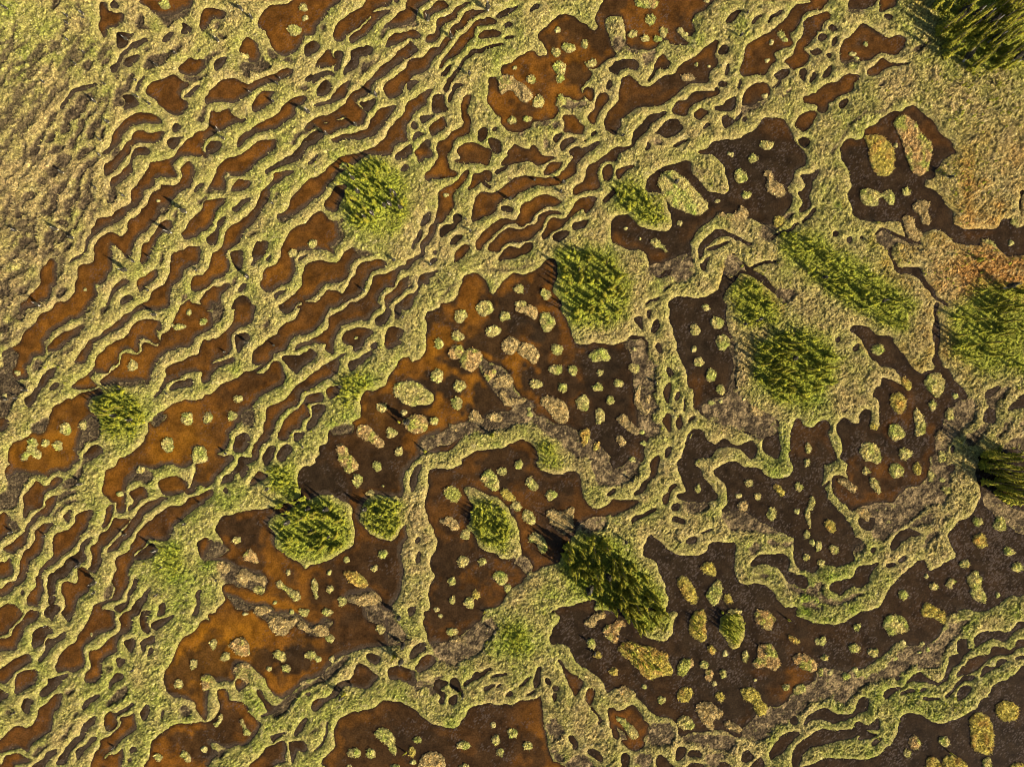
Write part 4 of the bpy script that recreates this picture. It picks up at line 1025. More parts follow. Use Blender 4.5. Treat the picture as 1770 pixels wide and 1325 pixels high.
def smooth_closed(p, n=4):
    p0 = np.roll(p, 1, 0); p2 = np.roll(p, -1, 0); p3 = np.roll(p, -2, 0)
    out = []
    for k in range(n):
        t = k / n
        out.append(0.5 * ((2 * p) + (-p0 + p2) * t + (2 * p0 - 5 * p + 4 * p2 - p3) * t * t + (-p0 + 3 * p - 3 * p2 + p3) * t ** 3))
    return np.stack(out, 1).reshape(-1, 2)

def smooth_open(p, n=5):
    q = np.vstack([2 * p[0] - p[1], p, 2 * p[-1] - p[-2]])
    out = []
    for i in range(1, len(q) - 2):
        a, b, c, d = q[i - 1], q[i], q[i + 1], q[i + 2]
        for k in range(n):
            t = k / n
            out.append(0.5 * (2 * b + (c - a) * t + (2 * a - 5 * b + 4 * c - d) * t * t + (-a + 3 * b - 3 * c + d) * t ** 3))
    out.append(p[-1])
    return np.array(out)

def fill(mask, p, val):
    h, w = mask.shape
    y0 = max(0, int(np.floor(p[:, 1].min()))); y1 = min(h - 1, int(np.ceil(p[:, 1].max())))
    x0 = max(0, int(np.floor(p[:, 0].min()))); x1 = min(w - 1, int(np.ceil(p[:, 0].max())))
    if y1 < y0 or x1 < x0: return
    ys = np.arange(y0, y1 + 1) + 0.5; xs = np.arange(x0, x1 + 1) + 0.5
    a = p; b = np.roll(p, -1, 0)
    ins = np.zeros((len(ys), len(xs)), bool)
    for i in range(len(a)):
        ya, yb = a[i, 1], b[i, 1]
        if ya == yb: continue
        lo, hi = min(ya, yb), max(ya, yb)
        r = np.nonzero((ys >= lo) & (ys < hi))[0]
        if not len(r): continue
        xc = a[i, 0] + (ys[r] - ya) / (yb - ya) * (b[i, 0] - a[i, 0])
        ins[r] ^= xs[None, :] >= xc[:, None]
    sub = mask[y0:y1 + 1, x0:x1 + 1]
    sub[ins] = val

def fill_stroke(mask, pts, w, val):
    p = smooth_open(pts)
    h, wd = mask.shape
    x0 = max(0, int(p[:, 0].min() - w)); x1 = min(wd, int(p[:, 0].max() + w) + 1)
    y0 = max(0, int(p[:, 1].min() - w)); y1 = min(h, int(p[:, 1].max() + w) + 1)
    if x1 <= x0 or y1 <= y0: return
    X, Y = np.meshgrid(np.arange(x0, x1) + .5, np.arange(y0, y1) + .5)
    d = np.full(X.shape, 1e9)
    n = len(p) - 1
    for i in range(n):
        a, b = p[i], p[i + 1]; ab = b - a; L = max(ab @ ab, 1e-6)
        t = np.clip(((X - a[0]) * ab[0] + (Y - a[1]) * ab[1]) / L, 0, 1)
        dd = np.hypot(X - a[0] - t * ab[0], Y - a[1] - t * ab[1])
        u = (i + 0.5) / n; wd2 = w / 2 * (0.55 + 0.45 * math.sin(math.pi * min(max(u, .06), .94)) ** 0.5)
        d = np.minimum(d, dd - wd2)
    mask[y0:y1, x0:x1][d < 0] = val

CLS = np.zeros((H, W), np.uint8)          # 0 grass, 1 clear amber pool, 2 dark pool, 3 sedge mud
FAINT = np.zeros((H, W), np.uint8)
islet_src = []
CV = {'r': 1, 'd': 2, 'n': 3, 's': 2, 'l': 0, 'L': 0}
for kind, v in order:
    if kind[0] == 'P' and kind[1] in 'rdnL':
        p = smooth_closed(v)
        if kind[1] == 'n':
            fill(CLS, p, 3)
        else: fill(CLS, p, CV[kind[1]])
    elif kind[0] == 'P': islet_src.append((kind[1], smooth_closed(v, 5)))
    elif kind[0] == 'S' and kind[1] == 'f': fill_stroke(FAINT, v[1], v[0] * 1.3, 1)
    elif kind[0] == 'S': fill_stroke(CLS, v[1], v[0], CV[kind[1]])
    elif kind[0] == 'E':
        a, b, p, q = v
        th = np.linspace(0, 2 * math.pi, 26, endpoint=False)
        ph = rng.uniform(0, 6.28, 3)
        rr = 1 + 0.07 * np.sin(2 * th + ph[0]) + 0.06 * np.sin(3 * th + ph[1]) + 0.035 * np.sin(5 * th + ph[2])
        islet_src.append(('I' if kind[1] == 'i' else 'J', np.stack([a + p * rr * np.cos(th), b + q * rr * np.sin(th)], 1)))

fr = np.random.default_rng(3)
for _ in range(230):                      # thin furrows on the sloping meadow at left
    x_, y_ = fr.uniform(-10, 250), fr.uniform(40, 660)
    if x_ > 235 - .18 * y_ + 40 * fr.random() or CLS[min(H - 1, max(0, int(y_))), min(W - 1, max(0, int(x_)))]: continue
    n_ = int(fr.integers(3, 6)); st_ = fr.uniform(9, 15); pts_ = [(x_, y_)]; a_ = math.radians(fr.normal(54, 8))
    for q_ in range(n_):
        aa = a_ + fr.normal(0, .35); pts_.append((pts_[-1][0] - st_ * math.cos(aa), pts_[-1][1] + st_ * math.sin(aa)))
    fill_stroke(FAINT, np.array(pts_), fr.uniform(2.5, 5), 1)

# ------------------------------------------------------------------ noise fields on the survey grid
GS = 2                                   # map units per grid cell
CLSP = np.pad(CLS, PAD, mode='reflect'); FAINTP = np.pad(FAINT, PAD, mode='reflect')
GH, GW = CLSP.shape[0] // GS, CLSP.shape[1] // GS

def vnoise(h, w, cell, seed):
    r = np.random.default_rng(seed)
    gh, gw = int(h / cell) + 3, int(w / cell) + 3
    g = r.random((gh, gw)).astype(np.float32)
    y = np.arange(h) / cell; x = np.arange(w) / cell
    yi = y.astype(int); xi = x.astype(int); fy = y - yi; fx = x - xi
    fy = (fy * fy * (3 - 2 * fy))[:, None].astype(np.float32); fx = (fx * fx * (3 - 2 * fx))[None].astype(np.float32)
    a = g[yi][:, xi]; b = g[yi][:, xi + 1]; c = g[yi + 1][:, xi]; d = g[yi + 1][:, xi + 1]
    return (a * (1 - fx) + b * fx) * (1 - fy) + (c * (1 - fx) + d * fx) * fy

def fbm(h, w, cell, seed, octv=3, gain=0.55):
    s = 0; a = 1; t = 0
    for k in range(octv):
        s = s + a * vnoise(h, w, max(cell, 1.01), seed + k * 17); t += a; a *= gain; cell /= 2
    return s / t

hh, ww = CLSP.shape
wx = (fbm(hh, ww, 14, 1, 2) - .5) * 7; wy = (fbm(hh, ww, 14, 5, 2) - .5) * 7
YY, XX = np.meshgrid(np.arange(hh), np.arange(ww), indexing='ij')
iy = np.clip((YY + wy).round().astype(int), 0, hh - 1); ix = np.clip((XX + wx).round().astype(int), 0, ww - 1)
CLSW = CLSP[iy, ix]; FW = FAINTP[iy, ix].astype(np.float32)
del wx, wy, YY, XX, iy, ix

def blur(a, r, n=2):
    a = a.astype(np.float32)
    for _ in range(n):
        for ax in (0, 1):
            k = 2 * r + 1
            p = np.pad(a, [(r + 1, r) if i == ax else (0, 0) for i in (0, 1)], mode='edge')
            c = np.cumsum(p, axis=ax, dtype=np.float64)
            a = ((c[k:] - c[:-k]) if ax == 0 else (c[:, k:] - c[:, :-k])) / k
            a = a.astype(np.float32)
    return a

def down(a): return a[:GH * GS, :GW * GS].reshape(GH, GS, GW, GS).mean((1, 3))
f_water = down(blur((CLSW == 1) | (CLSW == 2), 1, 2))
f_mud = down(blur(CLSW == 3, 1, 2))
f_amb = down(blur(CLSW == 1, 3, 2)); f_any = down(blur((CLSW == 1) | (CLSW == 2), 3, 2))
amb = f_amb / np.maximum(f_any, 1e-3)
mud_soft = down(blur(CLSW == 3, 2, 2)); mud_wide = down(blur(CLSW == 3, 6, 2)); faint = down(blur(FW, 2, 2))
land_wide = down(blur(CLSW == 0, 14, 2))

def edt(m, R=18):
    """distance in cells to the nearest True of m, limited to R"""
    big = 1e6
    g = np.where(m, 0, big).astype(np.float32)
    for ax in (0, 1):
        best = g.copy()
        for s in range(1, R + 1):
            for sg in (1, -1):
                sh = np.full_like(g, big)
                if ax == 0:
                    if sg > 0: sh[s:] = g[:-s]
                    else: sh[:-s] = g[s:]
                else:
                    if sg > 0: sh[:, s:] = g[:, :-s]
                    else: sh[:, :-s] = g[:, s:]
                np.minimum(best, sh + s * s, out=best)
        g = best
    return np.sqrt(np.minimum(g, R * R))
CELL = GS * 0.1
wat = f_water > 0.5
s_land = edt(wat) * CELL; s_wat = edt(~wat) * CELL
sub = (0.5 - f_water) * 0.55
sd = np.where((f_water > .03) & (f_water < .97), sub, np.where(wat, -s_wat + .1, s_land - .1)) - .13
wat = sd < 0; s_land = np.maximum(s_land - .13, 0); s_wat = edt(~wat) * CELL
PXC = np.broadcast_to(np.arange(GW)[None] * GS - PAD, (GH, GW))
n_f = fbm(GH, GW, 2.4, 11, 2); n_m = fbm(GH, GW, 7, 12, 3); n_l = fbm(GH, GW, 34, 13, 3); n_x = fbm(GH, GW, 14, 14, 3)
mudness = np.clip((mud_soft * .6 + mud_wide * .4) * 1.9 + ((n_m - .5) * 1.2 + (n_f - .5) * 1.5) * (mud_wide > .05) * np.where(PXC < 700, .7, 1.3) - .4, 0, 1)
# a low peat bank stands at the water's edge, tussocks behind it
up = np.clip(sd, 0, None)
inn = np.clip((up - .15) / .8, 0, 1); inn = inn * inn * (3 - 2 * inn)
bank = 0.03 + 0.34 * (1 - np.exp(-up / 0.38))
tuss = (n_f - .5) * 0.50 + (n_m - .5) * 0.32
hl = bank + tuss * (.12 + .88 * inn) + (n_l - .5) * 0.22 * np.clip(up, 0, 1)
hl = hl - faint * 0.30 + rng.normal(0, .04, (GH, GW)) * inn
hm = 0.02 + (n_f - .45) * 0.16 + (n_m - .5) * 0.09
hl = hl * (1 - mudness) + hm * mudness
hw = np.maximum(np.minimum(sd * 1.3, -0.002), -0.30)
HT = np.where(sd > 0, np.maximum(hl, 0.004 - 0.05 * mudness), hw).astype(np.float32)

def wxy(px, py): return (px - W / 2) * 0.1, (H / 2 - py) * 0.1
gx = (np.arange(GW) * GS + GS / 2 - PAD); gy = (np.arange(GH) * GS + GS / 2 - PAD)

def height_at(px, py):
    j = np.clip(((np.asarray(px) + PAD) / GS).astype(int), 0, GW - 1); i = np.clip(((np.asarray(py) + PAD) / GS).astype(int), 0, GH - 1)
    return HT[i, j]
def cell_of(px, py):
    return np.clip(((np.asarray(py) + PAD) / GS).astype(int), 0, GH - 1), np.clip(((np.asarray(px) + PAD) / GS).astype(int), 0, GW - 1)

def signed_dist(Q, P):
    a = P; b = np.roll(P, -1, 0); ab = b - a; L = np.maximum((ab ** 2).sum(1), 1e-9)
    d = np.full(len(Q), 1e9); ins = np.zeros(len(Q), bool)
    for i in range(len(a)):
        t = np.clip(((Q[:, 0] - a[i, 0]) * ab[i, 0] + (Q[:, 1] - a[i, 1]) * ab[i, 1]) / L[i], 0, 1)
        d = np.minimum(d, (Q[:, 0] - a[i, 0] - t * ab[i, 0]) ** 2 + (Q[:, 1] - a[i, 1] - t * ab[i, 1]) ** 2)
        c = (a[i, 1] > Q[:, 1]) != (b[i, 1] > Q[:, 1])
        if c.any():
            xc = a[i, 0] + (Q[:, 1] - a[i, 1]) / (b[i, 1] - a[i, 1] + 1e-12) * ab[i, 0]
            ins ^= c & (Q[:, 0] < xc)
    d = np.sqrt(d)
    return np.where(ins, d, -d)

# copses: name, outline (map units), number, least and greatest height, share of pale dead stems
COPSE = [("in the wood in the top right corner", [(1618, -5), (1622, 40), (1640, 90), (1690, 118), (1772, 112), (1772, -5)], 74, 4.0, 7.2),
         ("on the round heathy rise left of centre", [(590, 285), (640, 272), (690, 300), (705, 350), (690, 395), (650, 402), (610, 385), (585, 340)], 42, 2.2, 4.2),
         ("on the round wooded island right of centre", [(965, 440), (1010, 425), (1060, 450), (1085, 490), (1080, 540), (1045, 565), (990, 560), (970, 510)], 58, 2.4, 4.8),
         ("on the narrow northern tip of the big wooded rise", [(1262, 490), (1300, 478), (1335, 520), (1345, 560), (1290, 560), (1268, 530)], 22, 1.8, 3.4),
         ("on the big wooded rise", [(1310, 600), (1360, 570), (1420, 580), (1450, 620), (1440, 660), (1390, 700), (1340, 690), (1305, 650)], 70, 2.4, 5.0),
         ("in the slanting belt of wood at upper right", [(1352, 400), (1400, 408), (1450, 440), (1520, 480), (1580, 530), (1560, 570), (1500, 545), (1440, 505), (1390, 470), (1350, 430)], 70, 1.8, 3.8),
         ("on the heath near the right edge", [(1640, 540), (1690, 500), (1772, 500), (1772, 640), (1700, 640), (1650, 610)], 44, 2.4, 4.6),
         ("on the wooded island at lower left", [(480, 870), (530, 855), (575, 860), (605, 900), (600, 945), (550, 960), (500, 960), (480, 920)], 44, 2.4, 4.8),
         ("on the small round wooded island beside it", [(632, 870), (660, 858), (690, 870), (694, 905), (670, 930), (640, 915), (628, 890)], 34, 1.6, 3.0),
         ("on the pointed wooded island", [(815, 870), (850, 865), (875, 885), (885, 920), (870, 945), (835, 935), (815, 900)], 42, 1.6, 3.2),
         ("on the dense spruce island", [(968, 950), (1000, 930), (1050, 932), (1070, 960), (1110, 990), (1145, 1030), (1150, 1075), (1115, 1090), (1070, 1060), (1020, 1030), (985, 1000)], 80, 3.2, 7.8),
         ("on the west shrubby island at upper right", [(1065, 320), (1090, 318), (1125, 345), (1150, 375), (1130, 388), (1095, 375), (1068, 345)], 30, 1.6, 3.4),
         ("on the orange-rimmed island near the bottom", [(1075, 1110), (1120, 1118), (1150, 1140), (1150, 1160), (1110, 1160), (1085, 1140)], 22, 1.2, 2.6),
         ("on the small oval island right of the dense spruces", [(1245, 1058), (1275, 1060), (1284, 1085), (1270, 1105), (1250, 1095)], 20, 1.6, 3.2),
         ("on the little islet beside the dense spruce island", [(1192, 1068), (1212, 1064), (1218, 1090), (1205, 1100)], 9, 1.5, 2.8),
         ("in the copse on the right edge", [(1700, 790), (1730, 780), (1775, 790), (1790, 850), (1760, 870), (1715, 840)], 42, 4.5, 8.0),
         ("in the small western copse", [(165, 690), (200, 672), (235, 690), (250, 725), (225, 755), (190, 750), (170, 720)], 46, 1.8, 3.8),
         ("on the green ridge north of the central pool", [(592, 648), (625, 645), (640, 665), (600, 700), (585, 680)], 20, 1.2, 2.4),
         ("on the ridge left of the wooded island", [(468, 808), (500, 805), (525, 850), (500, 850), (470, 840)], 14, 1.2, 2.6),
         ("on the bright green shoulder near the bottom", [(868, 1080), (905, 1085), (915, 1120), (880, 1125)], 12, 1.0, 2.0),
         ("on the bend of ridge above the pointed island", [(930, 770), (960, 768), (965, 800), (935, 805)], 10, 1.2, 2.2),
         ("on the ridge at lower left", [(270, 945), (310, 948), (315, 990), (280, 985)], 8, 1.2, 2.2)]
FLOOR = [c_[1] for c_ in COPSE] + [[(1140, 310), (1165, 300), (1215, 345), (1210, 362), (1170, 355)]]
# ------------------------------------------------------------------ what grows where (surveyed colour of the vegetation and of the peat)
def idw(pts, px, py, power=2.6):
    pts = np.array(pts, float)
    num = np.zeros(px.shape + (pts.shape[1] - 2,), np.float32); den = np.zeros(px.shape, np.float32)
    for p in pts:
        w_ = 1.0 / (((px - p[0]) / 100) ** 2 + ((py - p[1]) / 100) ** 2 + 0.04) ** (power / 2)
        w_ = w_.astype(np.float32); den += w_
        for k in range(pts.shape[1] - 2): num[..., k] += w_ * p[2 + k]
    return num / den[..., None]
# x, y, green, tan, orange
VEG = [(30, 60, .75, .1, 0), (120, 200, .35, .5, 0), (60, 330, .15, .8, 0), (60, 500, .15, .8, 0), (230, 60, .3, .4, 0), (400, 60, .3, .3, 0), (300, 200, .4, .2, 0),
       (500, 230, .5, .1, 0), (640, 60, .4, .2, 0), (700, 200, .45, .2, 0), (640, 340, .8, .1, 0), (720, 380, .3, .6, 0), (860, 60, .5, .2, 0), (800, 120, .5, .2, 0), (600, 480, .4, .3, 0),
       (400, 480, .45, .2, 0), (200, 560, .4, .3, 0), (100, 650, .45, .3, 0), (210, 720, .6, .1, 0), (200, 900, .5, .2, 0), (30, 850, .4, .3, 0), (300, 960, .75, .1, 0), (100, 1100, .45, .25, 0),
       (280, 1150, .55, .2, 0), (450, 830, .7, .1, 0), (600, 680, .7, .1, 0), (620, 740, .65, .15, 0), (540, 910, .75, .1, 0), (830, 740, .6, .3, 0), (720, 900, .25, .7, 0), (730, 1000, .35, .55, 0),
       (900, 300, .45, .3, 0), (960, 350, .4, .3, 0), (1030, 500, .9, .1, 0), (1090, 500, .3, .6, .05), (1060, 560, .3, .7, .05), (1150, 250, .4, .4, 0), (1250, 130, .4, .4, 0), (1150, 700, .55, .35, 0), (1180, 560, .45, .45, 0),
       (1190, 470, .5, .35, 0), (1290, 500, .45, .3, .45), (1260, 640, .15, .9, .1), (1380, 640, .85, .2, 0), (1470, 670, .25, .75, 0), (1460, 480, .8, .3, 0), (1400, 440, .6, .3, 0), (1330, 450, .4, .5, 0), (1400, 520, .2, .85, 0), (1540, 540, .5, .5, .1),
       (1560, 160, .3, .65, 0), (1450, 240, .55, .3, 0), (1680, 60, .8, .3, .1), (1620, 180, .35, .6, 0), (1720, 170, .35, .6, 0), (1660, 300, .5, .4, .35), (1740, 290, .3, .5, .5), (1670, 480, .2, .4, .95), (1740, 470, .1, .4, 1), (1600, 480, .3, .6, .2), (1610, 580, .25, .7, .25), (1710, 570, .65, .3, .25), (1740, 660, .4, .6, 0),
       (1690, 760, .35, .6, 0), (1640, 880, .35, .6, 0), (1560, 930, .4, .55, 0), (1480, 1040, .85, .1, 0), (1400, 1040, .7, .2, 0), (1280, 950, .6, .3, 0), (1200, 900, .35, .6, 0), (1130, 890, .4, .55, 0), (1060, 990, .9, .1, 0), (900, 1010, .4, .5, 0), (890, 1100, .9, .05, 0), (980, 1050, .75, .2, 0),
       (860, 1180, .35, .65, 0), (1000, 1230, .35, .6, 0), (780, 1230, .65, .25, 0), (600, 1240, .75, .15, 0), (460, 1270, .65, .2, 0), (330, 1250, .6, .2, 0), (620, 1150, .45, .5, 0), (1250, 1280, .35, .6, 0), (1400, 1230, .5, .4, 0), (1560, 1210, .75, .2, 0), (1450, 1300, .75, .15, 0), (1700, 1090, .6, .35, 0), (1750, 1160, .65, .3, 0), (1250, 1080, .5, .3, .3), (1760, 330, .3, .6, .2), (990, 800, .35, .6, 0), (1240, 780, .5, .4, 0), (1350, 760, .8, .1, 0)]
PX, PY = np.meshgrid(gx, gy)
PXm = W - np.abs(np.abs(PX - 0) - W) if False else np.clip(np.where(PX < 0, -PX, np.where(PX > W, 2 * W - PX, PX)), 0, W)
PYm = np.clip(np.where(PY < 0, -PY, np.where(PY > H, 2 * H - PY, PY)), 0, H)
veg = idw(VEG, PXm, PYm)
def C(*v): return np.array(v, np.float32)
STRAW, GREEN, TAN, ORANGE, MUDC = C(.435, .37, .135), C(.235, .305, .040), C(.385, .29, .135), C(.46, .245, .07), C(.053, .040, .024)
def mixc(a, b, t): return a * (1 - t[..., None]) + b * t[..., None]
g_t = np.clip(veg[..., 0] * .95 + (n_x - .5) * 1.1 + (n_l - .5) * .5 - .12, 0, 1)
t_t = np.clip(veg[..., 1] * .95 + (n_m - .5) * 1.0 - .1, 0, 1)
o_t = np.clip(veg[..., 2] * 1.1 + (n_x - .5) * 1.3 * (veg[..., 2] > .08) - .1, 0, .9)
gc = np.broadcast_to(STRAW, (GH, GW, 3)).astype(np.float32)
gc = mixc(gc, TAN, t_t); gc = mixc(gc, GREEN, g_t * (1 - .5 * t_t)); gc = mixc(gc, ORANGE, o_t)
gc = gc * (1 + (fbm(GH, GW, 2.3, 31, 2) - .5) * 1.0 * (.3 + .7 * inn))[..., None]
gc = mixc(gc, C(.56, .50, .26), np.clip((vnoise(GH, GW, 1.6, 35) - .74) * 3.2, 0, .7)); gc = mixc(gc, C(.10, .085, .03), np.clip((vnoise(GH, GW, 1.7, 36) - .72) * 2.6, 0, .7) * inn)
gc = mixc(gc, C(.11, .085, .05), np.clip(faint * 1.7 - .1 + (n_f - .5) * .7 * (faint > .05), 0, .9))
for pts_ in FLOOR:
    P_ = np.array(pts_, float); c_ = P_.mean(0); e_ = np.abs(P_ - c_).max(0) + 22
    j0, j1 = [int((c_[0] + s_ * e_[0] + PAD) / GS) for s_ in (-1, 1)]; i0, i1 = [int((c_[1] + s_ * e_[1] + PAD) / GS) for s_ in (-1, 1)]
    j0, i0, j1, i1 = max(j0, 0), max(i0, 0), min(j1, GW), min(i1, GH)
    q_ = np.stack([PX[i0:i1, j0:j1].ravel(), PY[i0:i1, j0:j1].ravel()], 1)
    d_ = signed_dist(q_, P_).reshape(i1 - i0, j1 - j0)
    w_ = np.clip((d_ + 16) / 22 + (n_m[i0:i1, j0:j1] - .5) * 1.3, 0, 1) * np.clip(.5 + n_f[i0:i1, j0:j1], 0, 1)
    gc[i0:i1, j0:j1] = mixc(gc[i0:i1, j0:j1], C(.285, .335, .035), np.clip(w_ * .85, 0, .9))
# upslope the grass thins out in faint rows
ang = math.radians(52)
u_ = (PXm * math.sin(ang) + PYm * math.cos(ang)) + (n_l - .5) * 60 + (n_x - .5) * 26
rows = np.clip(np.sin(u_ / 19 * 2 * math.pi / 1.35) * .9 - .1 + (n_m - .5) * 1.6, 0, 1)
lw = np.clip(1 - np.hypot((PXm - 60) / 260, (PYm - 330) / 330), 0, 1)
gc = mixc(gc, C(.14, .105, .055), rows * np.clip(lw * 1.3, 0, .2) * np.clip(n_f * 1.6 - .2, 0, 1))
HT -= (rows * np.clip(lw, 0, .6) * 0.14 * (sd > .2)).astype(np.float32)
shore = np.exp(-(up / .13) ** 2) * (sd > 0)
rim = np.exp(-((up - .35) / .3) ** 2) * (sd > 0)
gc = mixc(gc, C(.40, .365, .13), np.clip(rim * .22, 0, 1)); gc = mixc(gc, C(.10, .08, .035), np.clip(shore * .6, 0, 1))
mudc = MUDC * (0.55 + 1.1 * fbm(GH, GW, 2.2, 41, 2))[..., None]
mv = fbm(GH, GW, 4.2, 44, 3); mudc = mixc(mudc, C(.27, .205, .105), np.clip((mv - .46) * 3.2, 0, .85) * np.where(PXm > 640, 1, .35))
mudc = mixc(mudc, C(.30, .24, .12), np.clip((vnoise(GH, GW, 1.6, 43) - .74) * 3.0, 0, .7)); mudc = mixc(mudc, C(.016, .012, .009), np.clip((vnoise(GH, GW, 1.8, 45) - .66) * 3.0, 0, .85))
gc = mixc(gc, mudc, np.clip(mudness * 1.15, 0, 1))
# peat water: x, y, amber, gold, patchiness, pale specks
PEAT = [(200, 330, .85, .1, .15, 0), (350, 230, .9, .15, .1, 0), (500, 50, .9, .25, .15, 0), (80, 560, .85, .35, .15, 0), (90, 760, 1, .75, .2, 0), (310, 750, 1, .8, .3, 0), (420, 670, .55, .2, .4, 0), (220, 600, .9, .4, .1, 0),
        (640, 90, .7, .1, .1, 0), (680, 130, .8, .15, .1, 0), (540, 290, .8, .2, .1, 0), (540, 420, .8, .3, .2, 0), (480, 480, .85, .4, .15, 0), (560, 560, .6, .2, .2, 0), (600, 600, .5, .1, .3, 0), (470, 760, .5, .1, .1, 0), (130, 930, .85, .2, .1, 0), (60, 900, .8, .15, .1, 0), (250, 920, .55, .1, .2, 0),
        (150, 1060, .7, .1, .1, 0), (60, 1250, .65, .1, .2, 0), (400, 1100, .95, .85, .6, 0), (340, 1150, .9, .9, .6, 0), (500, 1120, .65, .5, .8, 0), (600, 1090, .2, .1, .3, .1), (450, 1010, .9, .6, .6, 0), (420, 920, .4, .2, .6, 0), (640, 950, .45, .2, .5, 0), (560, 800, .15, .1, .4, .3), (660, 800, .5, .3, .7, 0),
        (640, 720, .8, .6, .5, 0), (760, 600, .8, .6, .8, 0), (800, 660, .75, .6, .8, 0), (900, 640, .65, .5, .8, 0), (760, 690, .7, .55, .8, 0), (850, 520, .5, .3, .7, .1), (980, 640, .3, .2, .6, .1), (1030, 760, .1, 0, .3, .2), (1060, 640, .25, .2, .6, 0), (860, 870, .4, .15, .8, .1), (760, 820, .2, .1, .4, .2), (780, 990, .45, .2, .7, .1), (920, 950, .5, .15, .4, 0), (980, 840, .25, .1, .5, .1),
        (940, 90, .75, .35, .6, .1), (900, 160, .75, .3, .6, 0), (1000, 130, .65, .4, .5, 0), (1110, 40, .7, .4, .6, .1), (1150, 20, .4, .1, .5, .3), (1130, 160, .3, .1, .5, .3), (1330, 80, .7, .2, .3, 0), (1500, 80, .35, .25, .6, .3), (1440, 150, .6, .2, .2, 0),
        (1300, 260, .1, .1, .3, .3), (1120, 400, .4, .2, .5, .1), (1180, 400, .15, .1, .3, .1), (1500, 310, .15, .1, .4, .2), (1600, 260, .25, .1, .5, .1), (1720, 400, .2, .1, .5, .3), (1220, 600, .05, 0, .2, .5), (1220, 650, .3, .2, .5, .1), (1230, 780, .1, 0, .2, .3), (1380, 790, .12, .1, .3, .4), (1500, 600, .3, .2, .3, .1), (1540, 750, .3, .2, .6, .5), (1500, 830, .4, .2, .6, .3),
        (1330, 850, .15, .15, .4, .6), (1400, 900, .2, .1, .3, .2), (1160, 970, .03, 0, .1, .6), (1300, 1010, .03, 0, .1, .6), (1250, 1150, .08, 0, .3, .6), (1370, 1160, .4, .2, .6, .2), (1130, 1210, .35, .2, .6, .1), (1280, 1240, .4, .2, .6, .1), (1090, 1250, .75, .1, .4, .1), (1470, 1130, .4, .2, .5, .3), (1590, 1080, .45, .2, .3, .1), (1700, 950, .25, .15, .4, .9), (1660, 1000, .3, .2, .5, .8), (1740, 960, .1, .1, .2, 1), (1700, 1280, .15, .1, .4, .3), (1550, 1290, .2, .1, .4, .4), (1760, 800, .1, .1, .1, .9),
        (700, 1270, .1, .05, .3, .2), (640, 1310, .5, .4, .5, 0), (850, 1240, .1, .05, .3, .4), (930, 1270, .55, .3, .5, .1), (760, 1090, .3, .15, .5, .1), (1000, 1100, .1, .05, .2, .6), (350, 1290, .65, .25, .6, .1), (440, 1240, .6, .2, .3, 0), (830, 330, .75, .3, .4, 0), (900, 290, .6, .2, .3, 0), (860, 230, .8, .3, .3, 0), (800, 460, .6, .2, .2, 0), (1500, 1250, .1, 0, .2, .2), (1650, 1150, .2, .05, .2, .3)]
peat = idw(PEAT, PXm, PYm)

# ------------------------------------------------------------------ mesh helpers
def mesh_from(name, verts, faces, mat=None, colors=None, smooth=False, parent=None, link=True):
    me = bpy.data.meshes.new(name)
    verts = np.asarray(verts, np.float32); faces = np.asarray(faces, np.int32)
    nf, k = faces.shape
    me.vertices.add(len(verts)); me.vertices.foreach_set("co", verts.ravel())
    me.loops.add(nf * k); me.loops.foreach_set("vertex_index", faces.ravel())
    me.polygons.add(nf); me.polygons.foreach_set("loop_start", np.arange(0, nf * k, k, dtype=np.int32))
    me.polygons.foreach_set("loop_total", np.full(nf, k, np.int32))
    me.polygons.foreach_set("use_smooth", np.full(nf, smooth, bool))
    if colors is not None:
        ca = me.color_attributes.new("Col", 'FLOAT_COLOR', 'POINT')
        c4 = np.ones((len(verts), 4), np.float32); c4[:, :3] = colors
        ca.data.foreach_set("color", c4.ravel())
    if mat: me.materials.append(mat)
    me.update(calc_edges=True)
    if not link: return me
    return link_mesh(name, me, parent)

def link_mesh(name, me, parent=None):
    o = bpy.data.objects.new(name, me); COL.objects.link(o)
    if parent: o.parent = parent
    return o

def tag(o, label, cat, group=None):
    o["label"] = label; o["category"] = cat
    if group: o["group"] = group

